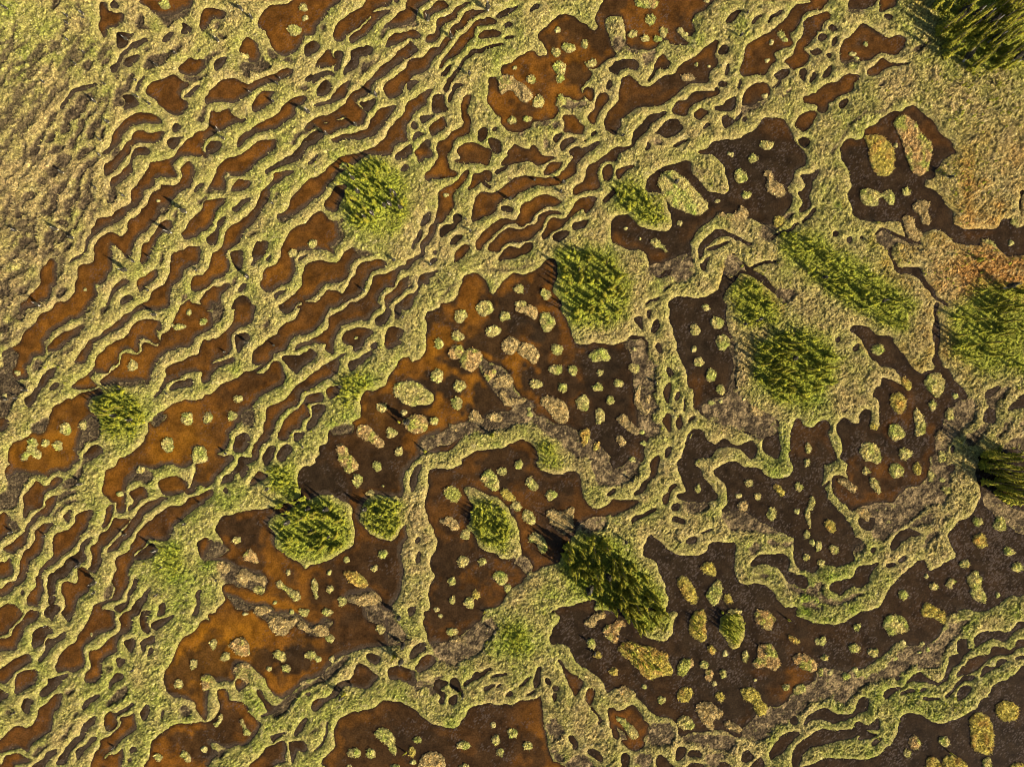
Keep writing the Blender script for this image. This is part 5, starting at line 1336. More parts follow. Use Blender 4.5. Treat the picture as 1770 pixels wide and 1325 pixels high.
def material(name, rough=0.9, spec=0.2, noise=None, bump=None, tint=None, transl=0.0):
    m = bpy.data.materials.new(name); m.use_nodes = True
    nt = m.node_tree; nt.nodes.clear(); N = nt.nodes.new; L = nt.links.new
    out = N("ShaderNodeOutputMaterial"); b = N("ShaderNodeBsdfPrincipled"); L(b.outputs[0], out.inputs[0])
    b.inputs["Roughness"].default_value = rough; b.inputs["Specular IOR Level"].default_value = spec
    if tint is None:
        at = N("ShaderNodeAttribute"); at.attribute_name = "Col"; src = at.outputs["Color"]
    else:
        rg = N("ShaderNodeRGB"); rg.outputs[0].default_value = (*tint, 1); src = rg.outputs[0]
    geo = N("ShaderNodeNewGeometry")
    for sc, lo, hi in (noise or []):
        nz = N("ShaderNodeTexNoise"); nz.inputs["Scale"].default_value = sc; nz.inputs["Detail"].default_value = 3
        L(geo.outputs["Position"], nz.inputs["Vector"])
        mr = N("ShaderNodeMapRange"); mr.inputs[1].default_value = .36; mr.inputs[2].default_value = .64; mr.inputs[3].default_value = lo; mr.inputs[4].default_value = hi
        L(nz.outputs["Fac"], mr.inputs[0])
        mx = N("ShaderNodeVectorMath"); mx.operation = 'SCALE'; L(src, mx.inputs[0]); L(mr.outputs[0], mx.inputs["Scale"]); src = mx.outputs[0]
    L(src, b.inputs["Base Color"])
    if bump:
        nz = N("ShaderNodeTexNoise"); nz.inputs["Scale"].default_value = bump[0]; nz.inputs["Detail"].default_value = 4
        L(geo.outputs["Position"], nz.inputs["Vector"])
        bp = N("ShaderNodeBump"); bp.inputs["Distance"].default_value = bump[1]; bp.inputs["Strength"].default_value = bump[2] if len(bump) > 2 else 1
        L(nz.outputs["Fac"], bp.inputs["Height"]); L(bp.outputs[0], b.inputs["Normal"])
    if transl:
        tr = N("ShaderNodeBsdfTranslucent"); L(src, tr.inputs[0]); ms = N("ShaderNodeMixShader"); ms.inputs[0].default_value = transl
        L(b.outputs[0], ms.inputs[1]); L(tr.outputs[0], ms.inputs[2]); L(ms.outputs[0], out.inputs[0])
    return m
M_GROUND = material("bog_grass", .95, .1, [(3.0, .62, 1.38), (8, .75, 1.25)], (3.0, .26))
M_WATER = material("peat_water", .10, .12, [(3.5, .78, 1.22)])
M_TUFT = material("sedge", .8, .15, None, None, None, .2)
M_NEEDLE = material("spruce_needles", .75, .15, None, None, None, .06)
M_BARK = material("spruce_bark", .9, .1, [(12, .7, 1.3)], None, (.16, .125, .095))
M_DEAD = material("weathered_wood", .85, .15, [(10, .75, 1.2)], None, (.50, .46, .41))
M_TWIG = material("shade_dark_twigs", .95, .05, None, None, (.05, .045, .032))  # twig tint darkened to stand in for the black shadow streak

# ------------------------------------------------------------------ ground
X = (PX - W / 2) * .1; Y = (H / 2 - PY) * .1
jit = rng.normal(0, .03, (2, GH, GW)).astype(np.float32)
V = np.stack([X + jit[0], Y + jit[1], HT], -1).reshape(-1, 3)
idx = np.arange(GH * GW).reshape(GH, GW)
F = np.stack([idx[1:, :-1], idx[1:, 1:], idx[:-1, 1:], idx[:-1, :-1]], -1).reshape(-1, 4)
deep = (HT < -.27)
dd = deep[1:, :-1] & deep[1:, 1:] & deep[:-1, 1:] & deep[:-1, :-1]
gc0 = gc
gc = gc * (1 + (rng.uniform(-.36, .36, (GH, GW)) * (.3 + .7 * inn)))[..., None].astype(np.float32) * (1 - .26 * np.clip(sd / .4, 0, 1) * (1 - mudness))[..., None] * C(1.0, .95, .9)
ground = mesh_from("ground", V, F, M_GROUND, gc.reshape(-1, 3), False)
ground["kind"] = "structure"
# the bog runs on to the horizon
xa, xb, ya, yb = X[0, 0], X[0, -1], Y[-1, 0], Y[0, 0]
B = 2500
ov = [(-B, -B), (B, -B), (B, B), (-B, B), (xa, ya), (xb, ya), (xb, yb), (xa, yb)]
ovv = [(a, b, -0.25) for a, b in ov[:4]] + [(a, b, 0.02) for a, b in ov[4:]]
M_FAR = material("far_bog", .95, .1, [(.12, .35, 1.3), (1.2, .7, 1.25)], None, (.26, .22, .08))
far = mesh_from("ground", ovv, [(0, 1, 5, 4), (1, 2, 6, 5), (2, 3, 7, 6), (3, 0, 4, 7)], M_FAR); far["kind"] = "structure"

# ------------------------------------------------------------------ islets (outline -> own hummock)
islets = []
isl_mask = np.zeros((H, W), np.uint8)
for kind, P in islet_src:
    c = P.mean(0); A = 0.5 * abs((P[:, 0] * np.roll(P[:, 1], -1) - np.roll(P[:, 0], -1) * P[:, 1]).sum())
    m = np.zeros((H, W), np.uint8)
    x0, x1, y0, y1 = P[:, 0].min(), P[:, 0].max(), P[:, 1].min(), P[:, 1].max()
    if x1 < 0 or x0 > W or y1 < 0 or y0 > H: continue
    cx = np.clip(P[:, 0], 0, W - 1).astype(int); cy = np.clip(P[:, 1], 0, H - 1).astype(int)
    onland = (CLS[cy, cx] == 0).mean()
    if onland > .8: continue
    fill(isl_mask, P, 1)
    islets.append(dict(k=kind, P=P, c=c, A=A, w=x1 - x0, h=y1 - y0))
islets.sort(key=lambda d: -d['A'])

def islet_mesh(P, kind, seed, step=1.25):
    r = np.random.default_rng(seed)
    x0, y0 = P.min(0) - 5; x1, y1 = P.max(0) + 5
    if (x1 - x0) * (y1 - y0) > 9000: step = 1.6
    nx, ny = int((x1 - x0) / step) + 2, int((y1 - y0) / step) + 2
    gx_, gy_ = np.meshgrid(x0 + np.arange(nx) * step, y0 + np.arange(ny) * step)
    wob = (fbm(ny, nx, 6, seed + 3, 2) - .5) * 2.6 + (fbm(ny, nx, 2.2, seed + 4, 1) - .5) * 2.2
    s = signed_dist(np.stack([gx_.ravel(), gy_.ravel()], 1), P).reshape(ny, nx) + wob
    n1 = fbm(ny, nx, 3.2, seed, 2); n2 = fbm(ny, nx, 9, seed + 1, 2)
    sm = np.clip(s * .1, 0, None)
    z = np.where(s > 0, .03 + .24 * (1 - np.exp(-sm / .28)) + ((n1 - .5) * .34 + (n2 - .5) * .12) * (1 - np.exp(-sm / .3)), np.maximum(s * .13, -.35))
    z = np.where(s > 0, np.maximum(z, .015), z)
    big = (P[:, 0].max() - P[:, 0].min()) > 30
    base = {'I': mixc(np.broadcast_to(STRAW, (ny, nx, 3)), GREEN, np.clip(.20 + (n2 - .5) * 1.4, 0, 1)),
            'J': mixc(np.broadcast_to(C(.41, .285, .115), (ny, nx, 3)), GREEN * 1.1, np.clip((n2 - .45) * 2.6, 0, .6)),
            'P': mixc(np.broadcast_to(TAN * C(1.02, 1.02, .9), (ny, nx, 3)), MUDC * 2, np.clip((n2 - .5) * 1.6, 0, .6)),
            'Q': mixc(np.broadcast_to(C(.38, .315, .07), (ny, nx, 3)), ORANGE * .85, np.clip((n2 - .5) * 2.4, 0, .5))}[kind]
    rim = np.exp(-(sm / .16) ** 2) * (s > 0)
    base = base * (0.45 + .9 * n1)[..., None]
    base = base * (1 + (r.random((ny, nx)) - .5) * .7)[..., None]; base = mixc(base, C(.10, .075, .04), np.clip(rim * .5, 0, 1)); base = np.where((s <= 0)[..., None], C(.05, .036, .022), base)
    vid = np.arange(nx * ny).reshape(ny, nx)
    keep = (s > -3)
    q = keep[:-1, :-1] | keep[1:, :-1] | keep[1:, 1:] | keep[:-1, 1:]
    F_ = np.stack([vid[1:, :-1], vid[1:, 1:], vid[:-1, 1:], vid[:-1, :-1]], -1)[q]
    used = np.unique(F_); mp = np.full(nx * ny, -1); mp[used] = np.arange(len(used)); F_ = mp[F_]
    wx_, wy_ = wxy(gx_.ravel()[used], gy_.ravel()[used])
    return np.stack([wx_, wy_, z.ravel()[used]], 1), F_, base.reshape(-1, 3)[used], gx_, gy_, s, z, base

def blades(px, py, z, col, hgt, wid, lean, r, nb=3):
    """sedge tussocks: nb blade triangles fanning from each point"""
    n = len(px)
    bx, by = wxy(px, py)
    base = np.repeat(np.stack([bx, by, z], 1), nb, 0)
    N_ = n * nb
    az = r.uniform(0, 2 * math.pi, N_); ln = np.repeat(hgt, nb) * r.uniform(.6, 1.2, N_); le = lean * r.uniform(.4, 1.3, N_)
    d = np.stack([np.cos(az), np.sin(az)], 1)
    tip = base + np.concatenate([d * (ln * np.sin(le))[:, None], (ln * np.cos(le))[:, None]], 1)
    pr = np.stack([-d[:, 1], d[:, 0], np.zeros(N_)], 1) * (np.repeat(wid, nb) * r.uniform(.7, 1.3, N_))[:, None]
    off = np.concatenate([d * .02, np.full((N_, 1), -.03)], 1)
    a = base + off - pr; b = base + off + pr
    Vv = np.stack([a, b, tip], 1).reshape(-1, 3)
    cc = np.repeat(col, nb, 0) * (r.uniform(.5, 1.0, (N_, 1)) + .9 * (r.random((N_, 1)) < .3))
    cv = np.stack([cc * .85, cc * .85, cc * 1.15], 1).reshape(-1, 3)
    return Vv, np.arange(N_ * 3).reshape(-1, 3), cv
# ------------------------------------------------------------------ the pools: each sheet of peat water is its own object
RED, GOLD, DARKW = C(.105, .041, .0085), C(.205, .085, .006), C(.0220, .0150, .0084)
halo = np.exp(-((s_wat - .9) / .8) ** 2)
pat = np.clip((fbm(GH, GW, 24, 51, 4, .62) - .5) * 7 + .38 + (halo - .35) * .7, 0, 1)
a0 = peat[..., 0] * (.22 + .75 * amb); pk = np.clip(peat[..., 2] * 1.15, 0, 1)
a_eff = np.clip(a0 * (1 - pk) + pk * np.clip(a0 * 1.8, 0, 1) * pat, 0, 1)
a_eff = np.clip(a_eff * (.62 + .8 * n_l) * (.8 + .4 * n_x) * (.5 + .5 * np.clip((s_wat - .1) / .7, 0, 1)), 0, 1)
wc = mixc(np.broadcast_to(DARKW, (GH, GW, 3)), mixc(np.broadcast_to(RED, (GH, GW, 3)), GOLD, np.clip(peat[..., 1] * (.5 + n_x), 0, 1)), a_eff)
wc = wc * (.35 + 1.25 * fbm(GH, GW, 6.0, 53, 3, .7))[..., None]
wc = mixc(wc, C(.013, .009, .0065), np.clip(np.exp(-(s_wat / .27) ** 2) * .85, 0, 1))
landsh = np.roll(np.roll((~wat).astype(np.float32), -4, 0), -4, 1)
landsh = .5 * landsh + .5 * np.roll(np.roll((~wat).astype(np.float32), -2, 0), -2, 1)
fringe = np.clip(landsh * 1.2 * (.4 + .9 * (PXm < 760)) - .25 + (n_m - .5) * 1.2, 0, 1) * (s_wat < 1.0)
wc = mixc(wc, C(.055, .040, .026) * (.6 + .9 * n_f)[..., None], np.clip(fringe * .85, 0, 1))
spk = (np.random.default_rng(5).random((GH, GW)).astype(np.float32) + (fbm(GH, GW, 12, 61, 2) - .5) * .55)
wc = mixc(wc, C(.105, .080, .066), np.clip((spk - (1.00 - peat[..., 3] * .25 - (1 - amb) * .04)) * 6, 0, .5) * (s_wat > .1))
parent_ = []
def find(a):
    while parent_[a] != a:
        parent_[a] = parent_[parent_[a]]; a = parent_[a]
    return a
lab = np.full((GH, GW), -1, np.int32); prev = []
for i in range(GH):
    row = wat[i]; dif = np.diff(np.concatenate([[0], row.astype(np.int8), [0]]))
    st, en = np.nonzero(dif == 1)[0], np.nonzero(dif == -1)[0]
    cur = []; k = 0
    for s_, e_ in zip(st, en):
        L_ = -1
        while k < len(prev) and prev[k][1] <= s_: k += 1
        kk = k
        while kk < len(prev) and prev[kk][0] < e_:
            r_ = find(prev[kk][2])
            if L_ < 0: L_ = r_
            elif r_ != L_:
                parent_[r_] = L_
            kk += 1
        if L_ < 0: L_ = len(parent_); parent_.append(L_)
        lab[i, s_:e_] = L_; cur.append((s_, e_, L_))
    prev = cur
root = np.array([find(a) for a in range(len(parent_))])
lab = np.where(lab >= 0, root[lab], -1)
for _ in range(2):
    g_ = lab.copy()
    for dy, dx in ((0, 1), (0, -1), (1, 0), (-1, 0)):
        sh = np.roll(np.roll(lab, dy, 0), dx, 1); g_ = np.where((g_ < 0) & (sh >= 0), sh, g_)
    lab = g_
keepq = np.stack([lab[1:, :-1], lab[1:, 1:], lab[:-1, 1:], lab[:-1, :-1]], -1)
same = (keepq >= 0).all(-1) & (keepq == keepq[..., :1]).all(-1)
qi, qj = np.nonzero(same); ql = lab[qi, qj]
quads = np.stack([idx[1:, :-1], idx[1:, 1:], idx[:-1, 1:], idx[:-1, :-1]], -1)[qi, qj]
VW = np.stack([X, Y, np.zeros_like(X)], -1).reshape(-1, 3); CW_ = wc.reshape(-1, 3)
cnt = np.bincount(ql); o_ = np.argsort(ql, kind='stable'); starts = np.concatenate([[0], np.cumsum(cnt)])
ids = [l for l in np.argsort(-cnt) if cnt[l] > 4]
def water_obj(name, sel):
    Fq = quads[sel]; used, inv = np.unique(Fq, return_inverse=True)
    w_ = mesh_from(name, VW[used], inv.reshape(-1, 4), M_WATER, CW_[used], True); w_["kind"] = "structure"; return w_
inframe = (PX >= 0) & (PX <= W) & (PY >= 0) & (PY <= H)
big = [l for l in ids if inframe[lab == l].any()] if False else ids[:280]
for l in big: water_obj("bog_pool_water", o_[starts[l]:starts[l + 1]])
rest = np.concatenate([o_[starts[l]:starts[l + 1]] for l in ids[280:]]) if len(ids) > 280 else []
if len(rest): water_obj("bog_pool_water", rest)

# ------------------------------------------------------------------ places used to tell things apart
POOLS = [("the big central pool", [(800, 560), (700, 740), (620, 760), (950, 640), (1020, 740), (880, 620), (850, 500), (650, 830)]),
         ("the golden pool by the western copse", [(310, 750), (240, 810), (400, 690)]), ("the golden pool on the left edge", [(90, 760)]),
         ("the pool round the lower-left wooded island", [(430, 930), (500, 1000), (640, 980), (600, 1050), (400, 980)]),
         ("the amber-patched lower-left pool", [(380, 1090), (450, 1120), (520, 1140), (330, 1140)]), ("the bottom left edge pool", [(350, 1290), (430, 1240)]),
         ("the pointed wooded island's pool", [(800, 830), (780, 1000), (900, 860), (770, 900), (930, 940)]), ("the amber pool at top centre", [(880, 170), (950, 110), (1000, 90)]),
         ("the brown pool on the top edge", [(1110, 30), (1160, 60), (1130, 90)]), ("the slanting brown pool at top", [(1330, 80), (1180, 130), (1230, 120)]),
         ("the two shrubby islands' pool", [(1280, 250), (1150, 400), (1300, 310), (1340, 300), (1220, 300)]), ("the pool by the corner wood", [(1500, 80)]),
         ("the long pinkish islet's pool", [(1530, 240), (1580, 320), (1720, 420), (1600, 350)]), ("the pool west of the wooded rise", [(1210, 560), (1230, 650), (1260, 720)]),
         ("the branching right-hand pool", [(1530, 620), (1540, 750), (1500, 820), (1620, 670), (1560, 830)]), ("the winding dark pool", [(1400, 760), (1330, 850), (1400, 900), (1290, 840), (1430, 960)]),
         ("the dense spruce island's pool", [(1150, 1000), (1200, 1140), (1050, 1120), (1300, 1130), (1280, 1080), (1230, 1020), (1130, 1180)]), ("the speckled pool on the right edge", [(1700, 940), (1600, 1060), (1740, 960), (1560, 1080), (1480, 1120), (1680, 1020)]),
         ("the bottom right corner pool", [(1600, 1280), (1720, 1270), (1560, 1280)]), ("the dark pool on the bottom edge", [(660, 1290), (780, 1280), (860, 1260), (730, 1300)]), ("the small low brown pool", [(1090, 1260)]),
         ("the round rise's brown pool", [(540, 420)]), ("the far-left red pools", [(200, 420), (150, 480)]), ("the amber pool at top left", [(500, 40), (290, 5)])]
ORD = ["leftmost", "second from left", "third from left", "fourth from left", "fifth from left", "sixth from left", "seventh from left", "eighth from left", "ninth from left", "tenth from left", "eleventh from left", "twelfth from left"] + ["%dth from left" % k for k in range(13, 40)]
NUM = ["no", "one", "two", "three", "four", "five", "six", "seven", "eight", "nine", "ten", "eleven", "twelve"]
def place_of(x, y, places):
    return min(places, key=lambda p: min((x - a) ** 2 + (y - b) ** 2 for a, b in p[1]))[0]

# ------------------------------------------------------------------ islets as things
KCOL = {'I': 'straw-green', 'J': 'pinkish-orange', 'P': 'dry brown', 'Q': 'mossy yellow'}
def desc(d):
    r_ = max(d['w'], d['h']) / max(1, min(d['w'], d['h'])); e = math.sqrt(d['A'] / 3.14)
    size = "large" if e > 17 else "middling" if e > 9.5 else "small" if e > 6 else "tiny"
    fill_ = d['A'] / (d['w'] * d['h'])
    shape = "round" if r_ < 1.25 and fill_ > .66 else "oval" if r_ < 1.7 and fill_ > .6 else "long" if r_ >= 1.7 else "lobed"
    return size + " " + shape + " " + KCOL[d['k']]
things = islets[:298]; small = islets[298:]
bag = {}
for d in things:
    d['pool'] = place_of(*d['c'], POOLS); bag.setdefault((desc(d), d['pool']), []).append(d)
for (ds, pl), L_ in bag.items():
    L_.sort(key=lambda d: d['c'][0])
    for k, d in enumerate(L_):
        n = len(L_)
        d['label'] = f"{ds} islet in {pl}" + ("" if n == 1 else f", {ORD[k] if k < n - 1 else 'rightmost'}")
gr = np.random.default_rng(99)
sV, sF, sC, n0 = [], [], [], 0
for k, d in enumerate(things + small):
    v, f, c, gx_, gy_, s, z, base = islet_mesh(d['P'], d['k'], 1000 + k * 7)
    if k < len(things):
        ob = mesh_from("islet", v, f, M_GROUND, c, False); tag(ob, d['label'], "islet", "grassy islets in " + d['pool'])
        inside = np.argwhere(s > -.2); n = int(d['A'] * .01 * 24)
        if len(inside) and n > 2:
            pick = inside[gr.integers(0, len(inside), n)]; py_, px_ = gy_[pick[:, 0], 0] + gr.uniform(-.6, .6, n), gx_[0, pick[:, 1]] + gr.uniform(-.6, .6, n)
            cc = base[pick[:, 0], pick[:, 1]] * 1.75
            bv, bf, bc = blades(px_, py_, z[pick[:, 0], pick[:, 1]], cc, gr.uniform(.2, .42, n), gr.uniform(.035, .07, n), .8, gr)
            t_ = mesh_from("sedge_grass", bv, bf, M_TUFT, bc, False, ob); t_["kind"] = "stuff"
    else:
        sV.append(v); sF.append(f + n0); sC.append(c); n0 += len(v)
if sV:
    hm_ = mesh_from("grass_hummocks", np.vstack(sV), np.vstack(sF), M_GROUND, np.vstack(sC), True); hm_["kind"] = "stuff"  # the smallest islets, joined into one mass of hummocks

# ------------------------------------------------------------------ sedge over the ridges and the mud
def scatter(n, seed, prob):
    r = np.random.default_rng(seed)
    px = r.uniform(-120, W + 120, n); py = r.uniform(-120, H + 120, n)
    i, j = cell_of(px, py); keep = r.random(n) < prob[i, j]
    return px[keep], py[keep], i[keep], j[keep], r
prob = np.clip((sd - .05) / .3, 0, 1) * (1 - mudness) ** 2 * (.55 + .8 * n_m)
px, py, i, j, r = scatter(330000, 21, prob)
px2, py2 = px, py
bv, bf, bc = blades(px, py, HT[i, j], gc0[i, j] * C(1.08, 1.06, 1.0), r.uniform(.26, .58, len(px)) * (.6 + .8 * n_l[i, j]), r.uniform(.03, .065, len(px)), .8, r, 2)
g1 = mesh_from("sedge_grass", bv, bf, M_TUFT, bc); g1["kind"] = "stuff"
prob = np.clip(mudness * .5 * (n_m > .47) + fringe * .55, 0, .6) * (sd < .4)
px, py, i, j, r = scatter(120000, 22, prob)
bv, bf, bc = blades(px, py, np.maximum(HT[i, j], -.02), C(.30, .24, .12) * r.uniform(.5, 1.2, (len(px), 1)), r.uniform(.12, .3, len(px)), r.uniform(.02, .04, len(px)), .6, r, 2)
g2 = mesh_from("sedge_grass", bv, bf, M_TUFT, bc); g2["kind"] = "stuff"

# ------------------------------------------------------------------ spruces
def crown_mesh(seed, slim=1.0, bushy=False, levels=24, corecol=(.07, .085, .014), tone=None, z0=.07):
    """unit-height crown: whorls of drooping sprays, each a folded leaf-like pair of faces with side twigs"""
    r = np.random.default_rng(seed); Vv, Fv, Cv = [], [], []
    def tri(a, b, c, col):
        n = len(Vv); Vv.extend([a, b, c]); Fv.append((n, n + 1, n + 2)); Cv.extend([col] * 3)
    lean = r.normal(0, .012, 2)
    for k in range(levels):
        t = k / (levels - 1); z = z0 + (.97 - z0) * t + r.normal(0, .012)
        rad = slim * .084 * (1 - t) ** .65 * r.uniform(.6, 1.3) + .010
        if r.random() < .1: rad *= .55
        nb = 8 if t < .5 else 6
        a0 = r.uniform(0, 6.28)
        for q in range(nb):
            if r.random() < .1: continue
            a = a0 + q * 6.283 / nb + r.normal(0, .22); R = rad * r.uniform(.6, 1.2)
            dx, dy = math.cos(a), math.sin(a); sx, sy = -dy, dx
            zt = z - R * r.uniform(.15, .5) + (.02 if t > .8 else 0); w_ = R * r.uniform(.26, .40); zm = z - R * .05
            g_ = r.uniform(.7, 1.35); yel = r.uniform(0, 1)
            col = np.array([.165 + .11 * yel, .178 + .055 * yel, .017]) * g_
            if tone is not None: col = np.array(tone) * g_
            cx, cy = lean[0] * t * 8, lean[1] * t * 8
            c0 = (cx + dx * .003, cy + dy * .003, z); m1 = (cx + dx * R * .6 + sx * w_, cy + dy * R * .6 + sy * w_, zm - R * .22); m2 = (cx + dx * R * .6 - sx * w_, cy + dy * R * .6 - sy * w_, zm - R * .22)
            tp = (cx + dx * R, cy + dy * R, zt); md = (cx + dx * R * .62, cy + dy * R * .62, zm)
            tri(c0, m2, md, col); tri(c0, md, m1, col); tri(md, m2, tp, col * 1.1); tri(md, tp, m1, col * 1.1)
    core = []                                     # solid dark cone round the stem, added so the crown casts a solid shadow
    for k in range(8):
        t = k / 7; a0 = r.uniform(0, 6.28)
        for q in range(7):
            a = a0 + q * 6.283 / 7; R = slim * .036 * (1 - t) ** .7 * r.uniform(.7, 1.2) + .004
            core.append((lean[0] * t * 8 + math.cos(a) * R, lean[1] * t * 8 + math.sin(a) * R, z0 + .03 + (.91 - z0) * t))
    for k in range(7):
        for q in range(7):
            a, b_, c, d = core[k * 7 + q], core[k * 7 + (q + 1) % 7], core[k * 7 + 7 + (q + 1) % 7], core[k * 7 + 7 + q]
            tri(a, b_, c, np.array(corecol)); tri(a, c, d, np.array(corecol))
    cx, cy = lean * 8
    for a in (0, 2.1, 4.2):
        tri((cx + .012 * math.cos(a), cy + .012 * math.sin(a), .93), (cx + .012 * math.cos(a + 2.1), cy + .012 * math.sin(a + 2.1), .93), (cx, cy, 1.0), np.array([.2, .22, .03]))
    return np.array(Vv), np.array(Fv), np.array(Cv)

def stick(p0, p1, r0, r1, n=6):
    p0, p1 = np.array(p0, float), np.array(p1, float); d = p1 - p0; d /= np.linalg.norm(d)
    u = np.cross(d, (1, 0, 0) if abs(d[0]) < .8 else (0, 1, 0)); u /= np.linalg.norm(u); v = np.cross(d, u)
    th = np.linspace(0, 2 * math.pi, n, endpoint=False)
    ring = lambda p, r_: [tuple(p + r_ * (math.cos(a) * u + math.sin(a) * v)) for a in th]
    return ring(p0, r0) + ring(p1, r1), [(k, (k + 1) % n, n + (k + 1) % n, n + k) for k in range(n)]
def sticks(L_):
    V_, F_ = [], []
    for s_ in L_:
        v, f = stick(*s_); n = len(V_); V_ += v; F_ += [tuple(a + n for a in q) for q in f]
    return V_, F_
CR = [mesh_from("crown", *crown_mesh(300 + k, [1.0, .8, 1.2, .9, 1.1, .75, 1.3, .95][k])[:2], M_NEEDLE, None, False, None, False) for k in range(0)]
CR = []
for k in range(9):
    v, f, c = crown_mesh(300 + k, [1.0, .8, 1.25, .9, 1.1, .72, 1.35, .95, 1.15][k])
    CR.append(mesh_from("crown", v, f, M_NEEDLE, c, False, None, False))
v, f = sticks([((0, 0, -.06), (0, 0, .5), .017, .011), ((0, 0, .5), (0, 0, .97), .011, .003)])
TR = mesh_from("trunk", v, f, M_BARK, None, True, None, False)

def spruce(px, py, h, label, group, r):
    """an Empty at the foot of the tree carrying its trunk and its crown"""
    e = bpy.data.objects.new("spruce_tree", None); COL.objects.link(e); e.empty_display_size = .3
    wx_, wy_ = wxy(px, py); e.location = (wx_, wy_, float(max(height_at(px, py), 0)))
    e.rotation_euler = (r.normal(0, .035), r.normal(0, .035), r.uniform(0, 6.28)); wscale = r.uniform(.85, 1.2) * (1.0 + .6 / h) * .92
    e.scale = (h * wscale, h * wscale, h)
    tag(e, label, "spruce tree", group)
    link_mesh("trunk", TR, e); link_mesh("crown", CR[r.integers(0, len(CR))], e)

SINGLE = [(850, 752, 2.6), (735, 780, 2.2), (690, 730, 2.4), (683, 1132, 2.2), (597, 1196, 2.6), (795, 1196, 2.2), (1362, 1070, 1.8), (1322, 1122, 2.0), (1395, 1142, 1.6), (1642, 1300, 1.8), (702, 1300, 1.8), (1690, 450, 2.4), (1640, 308, 2.2), (1500, 480, 2.6), (1720, 150, 2.4), (1660, 150, 2.0)]
cand = []
tr = np.random.default_rng(77)
for name, poly, n, h0, h1 in COPSE:
    P = np.array(poly, float); lo, hi = P.min(0), P.max(0); got = []; tries = 0
    cen = P.mean(0)
    while len(got) < n and tries < 6000:
        tries += 1
        q = tr.uniform(lo, hi)
        if signed_dist(q[None], P)[0] < 0: continue
        if any((q[0] - g[0]) ** 2 + (q[1] - g[1]) ** 2 < 20 for g in got): continue
        got.append(q)
    for q in got:
        e = min(1, signed_dist(q[None], P)[0] / 14)
        h = h0 + (h1 - h0) * tr.beta(1.3, 1.7) * (.45 + .55 * e)
        f = 1 - .42 * h / CAM_H                                   # outline was surveyed at mid crown
        cand.append([W / 2 + (q[0] - W / 2) * f, H / 2 + (q[1] - H / 2) * f, h, name, q - cen])
sdone = [(x, y, h) for x, y, h in SINGLE]
cand.sort(key=lambda c: -c[2] * (1 + 0.0 * c[0]))
NT = 300 - len(sdone)
trees, saplings = cand[:NT], cand[NT:]
tall = {}
EXT = {nm: (np.ptp(np.array(po)[:, 0]) / 2, np.ptp(np.array(po)[:, 1]) / 2) for nm, po, *_ in COPSE}
for c in trees:
    tall.setdefault(c[3], c)
for c in trees:
    px_, py_, h, name, off = c
    along = (off[0] * SUN_AZ[0] - off[1] * SUN_AZ[1])
    if tall[name] is c: lb, gp = f"tallest slender spruce {name}", None
    else:
        ext_ = EXT[name]; u_, v_ = off[0] / ext_[0], off[1] / ext_[1]; rk = h / tall[name][2]
        sz = "tall" if rk > .82 else "mid-height" if rk > .64 else "low"
        vy = "upper " if v_ < -.33 else "lower " if v_ > .33 else ""; vx = "left" if u_ < -.33 else "right" if u_ > .33 else ""
        wh = (vy + vx).strip() + (" side" if vx or vy else "middle")
        lb = f"{sz} slender spruce at the {wh}, {name}"; gp = "spruces " + name
    spruce(px_, py_, h, lb, gp, tr)
SNG = [("on the green bank above the dark pool with the pointed island", (850, 752)), ("on the west end of the bank between the two middle pools", (735, 780)), ("standing in the central pool on its west side", (690, 730)), ("on the ridge junction at bottom centre", (683, 1132)), ("beside the small dark pool at lower centre", (597, 1196)),
       ("by the puddle at bottom centre", (795, 1196)), ("on the edge of the dark pool at lower right", (1362, 1070)), ("on the heart-shaped orange islet", (1322, 1122)), ("on the long orange islet at lower right", (1395, 1142)), ("on the orange islet on the bottom edge", (1642, 1300)), ("on the yellow islet in the bottom edge pool", (702, 1300)),
       ("on the orange heath by the right edge", (1690, 450)), ("beside the pink spot east of the upper right pool", (1640, 308)), ("by itself in the slanting belt", (1500, 480)), ("in the open below the corner wood, farther right", (1720, 150)), ("in the open below the corner wood, farther left", (1660, 150))]
for (x, y, h), (nm, _) in zip(sdone, SNG):
    spruce(x, y, h, "lone small spruce " + nm, None, tr)
# the many saplings nobody could pick apart: one mass
def lump(tree_list, seed, lo=1):
    Vs, Fs, Cs, n0 = [], [], [], 0
    for k, (x, y, h) in enumerate(tree_list):
        v, f, c = lump.lib[k % len(lump.lib)]
        a = tr.uniform(0, 6.28); ca, sa = math.cos(a), math.sin(a); ws = h * tr.uniform(.9, 1.5) * (1 + .5 / h)
        vx = (v[:, 0] * ca - v[:, 1] * sa) * ws; vy = (v[:, 0] * sa + v[:, 1] * ca) * ws
        wx_, wy_ = wxy(x, y)
        Vs.append(np.stack([vx + wx_, vy + wy_, v[:, 2] * h + max(float(height_at(x, y)), 0)], 1)); Fs.append(f + n0); Cs.append(c * np.array([1.05, 1.12, 1.1]) * tr.uniform(.85, 1.4)); n0 += len(v)
    return np.vstack(Vs), np.vstack(Fs), np.vstack(Cs)
lump.lib = [crown_mesh(500 + k, tr.uniform(.9, 1.4), levels=9) for k in range(8)]
sap = [(c[0], c[1], c[2]) for c in saplings]
for name, poly, n, h0, h1 in COPSE:
    P = np.array(poly, float); lo, hi = P.min(0) - 12, P.max(0) + 12; m = 0
    for _ in range(6000):
        if m >= n * 2.6: break
        q = tr.uniform(lo, hi); s_ = signed_dist(q[None], P)[0]
        if s_ < -11 * tr.random(): continue
        i_, j_ = cell_of(q[0], q[1])
        if HT[i_, j_] < .08: continue
        sap.append((q[0], q[1], tr.uniform(.3, 1.0))); m += 1
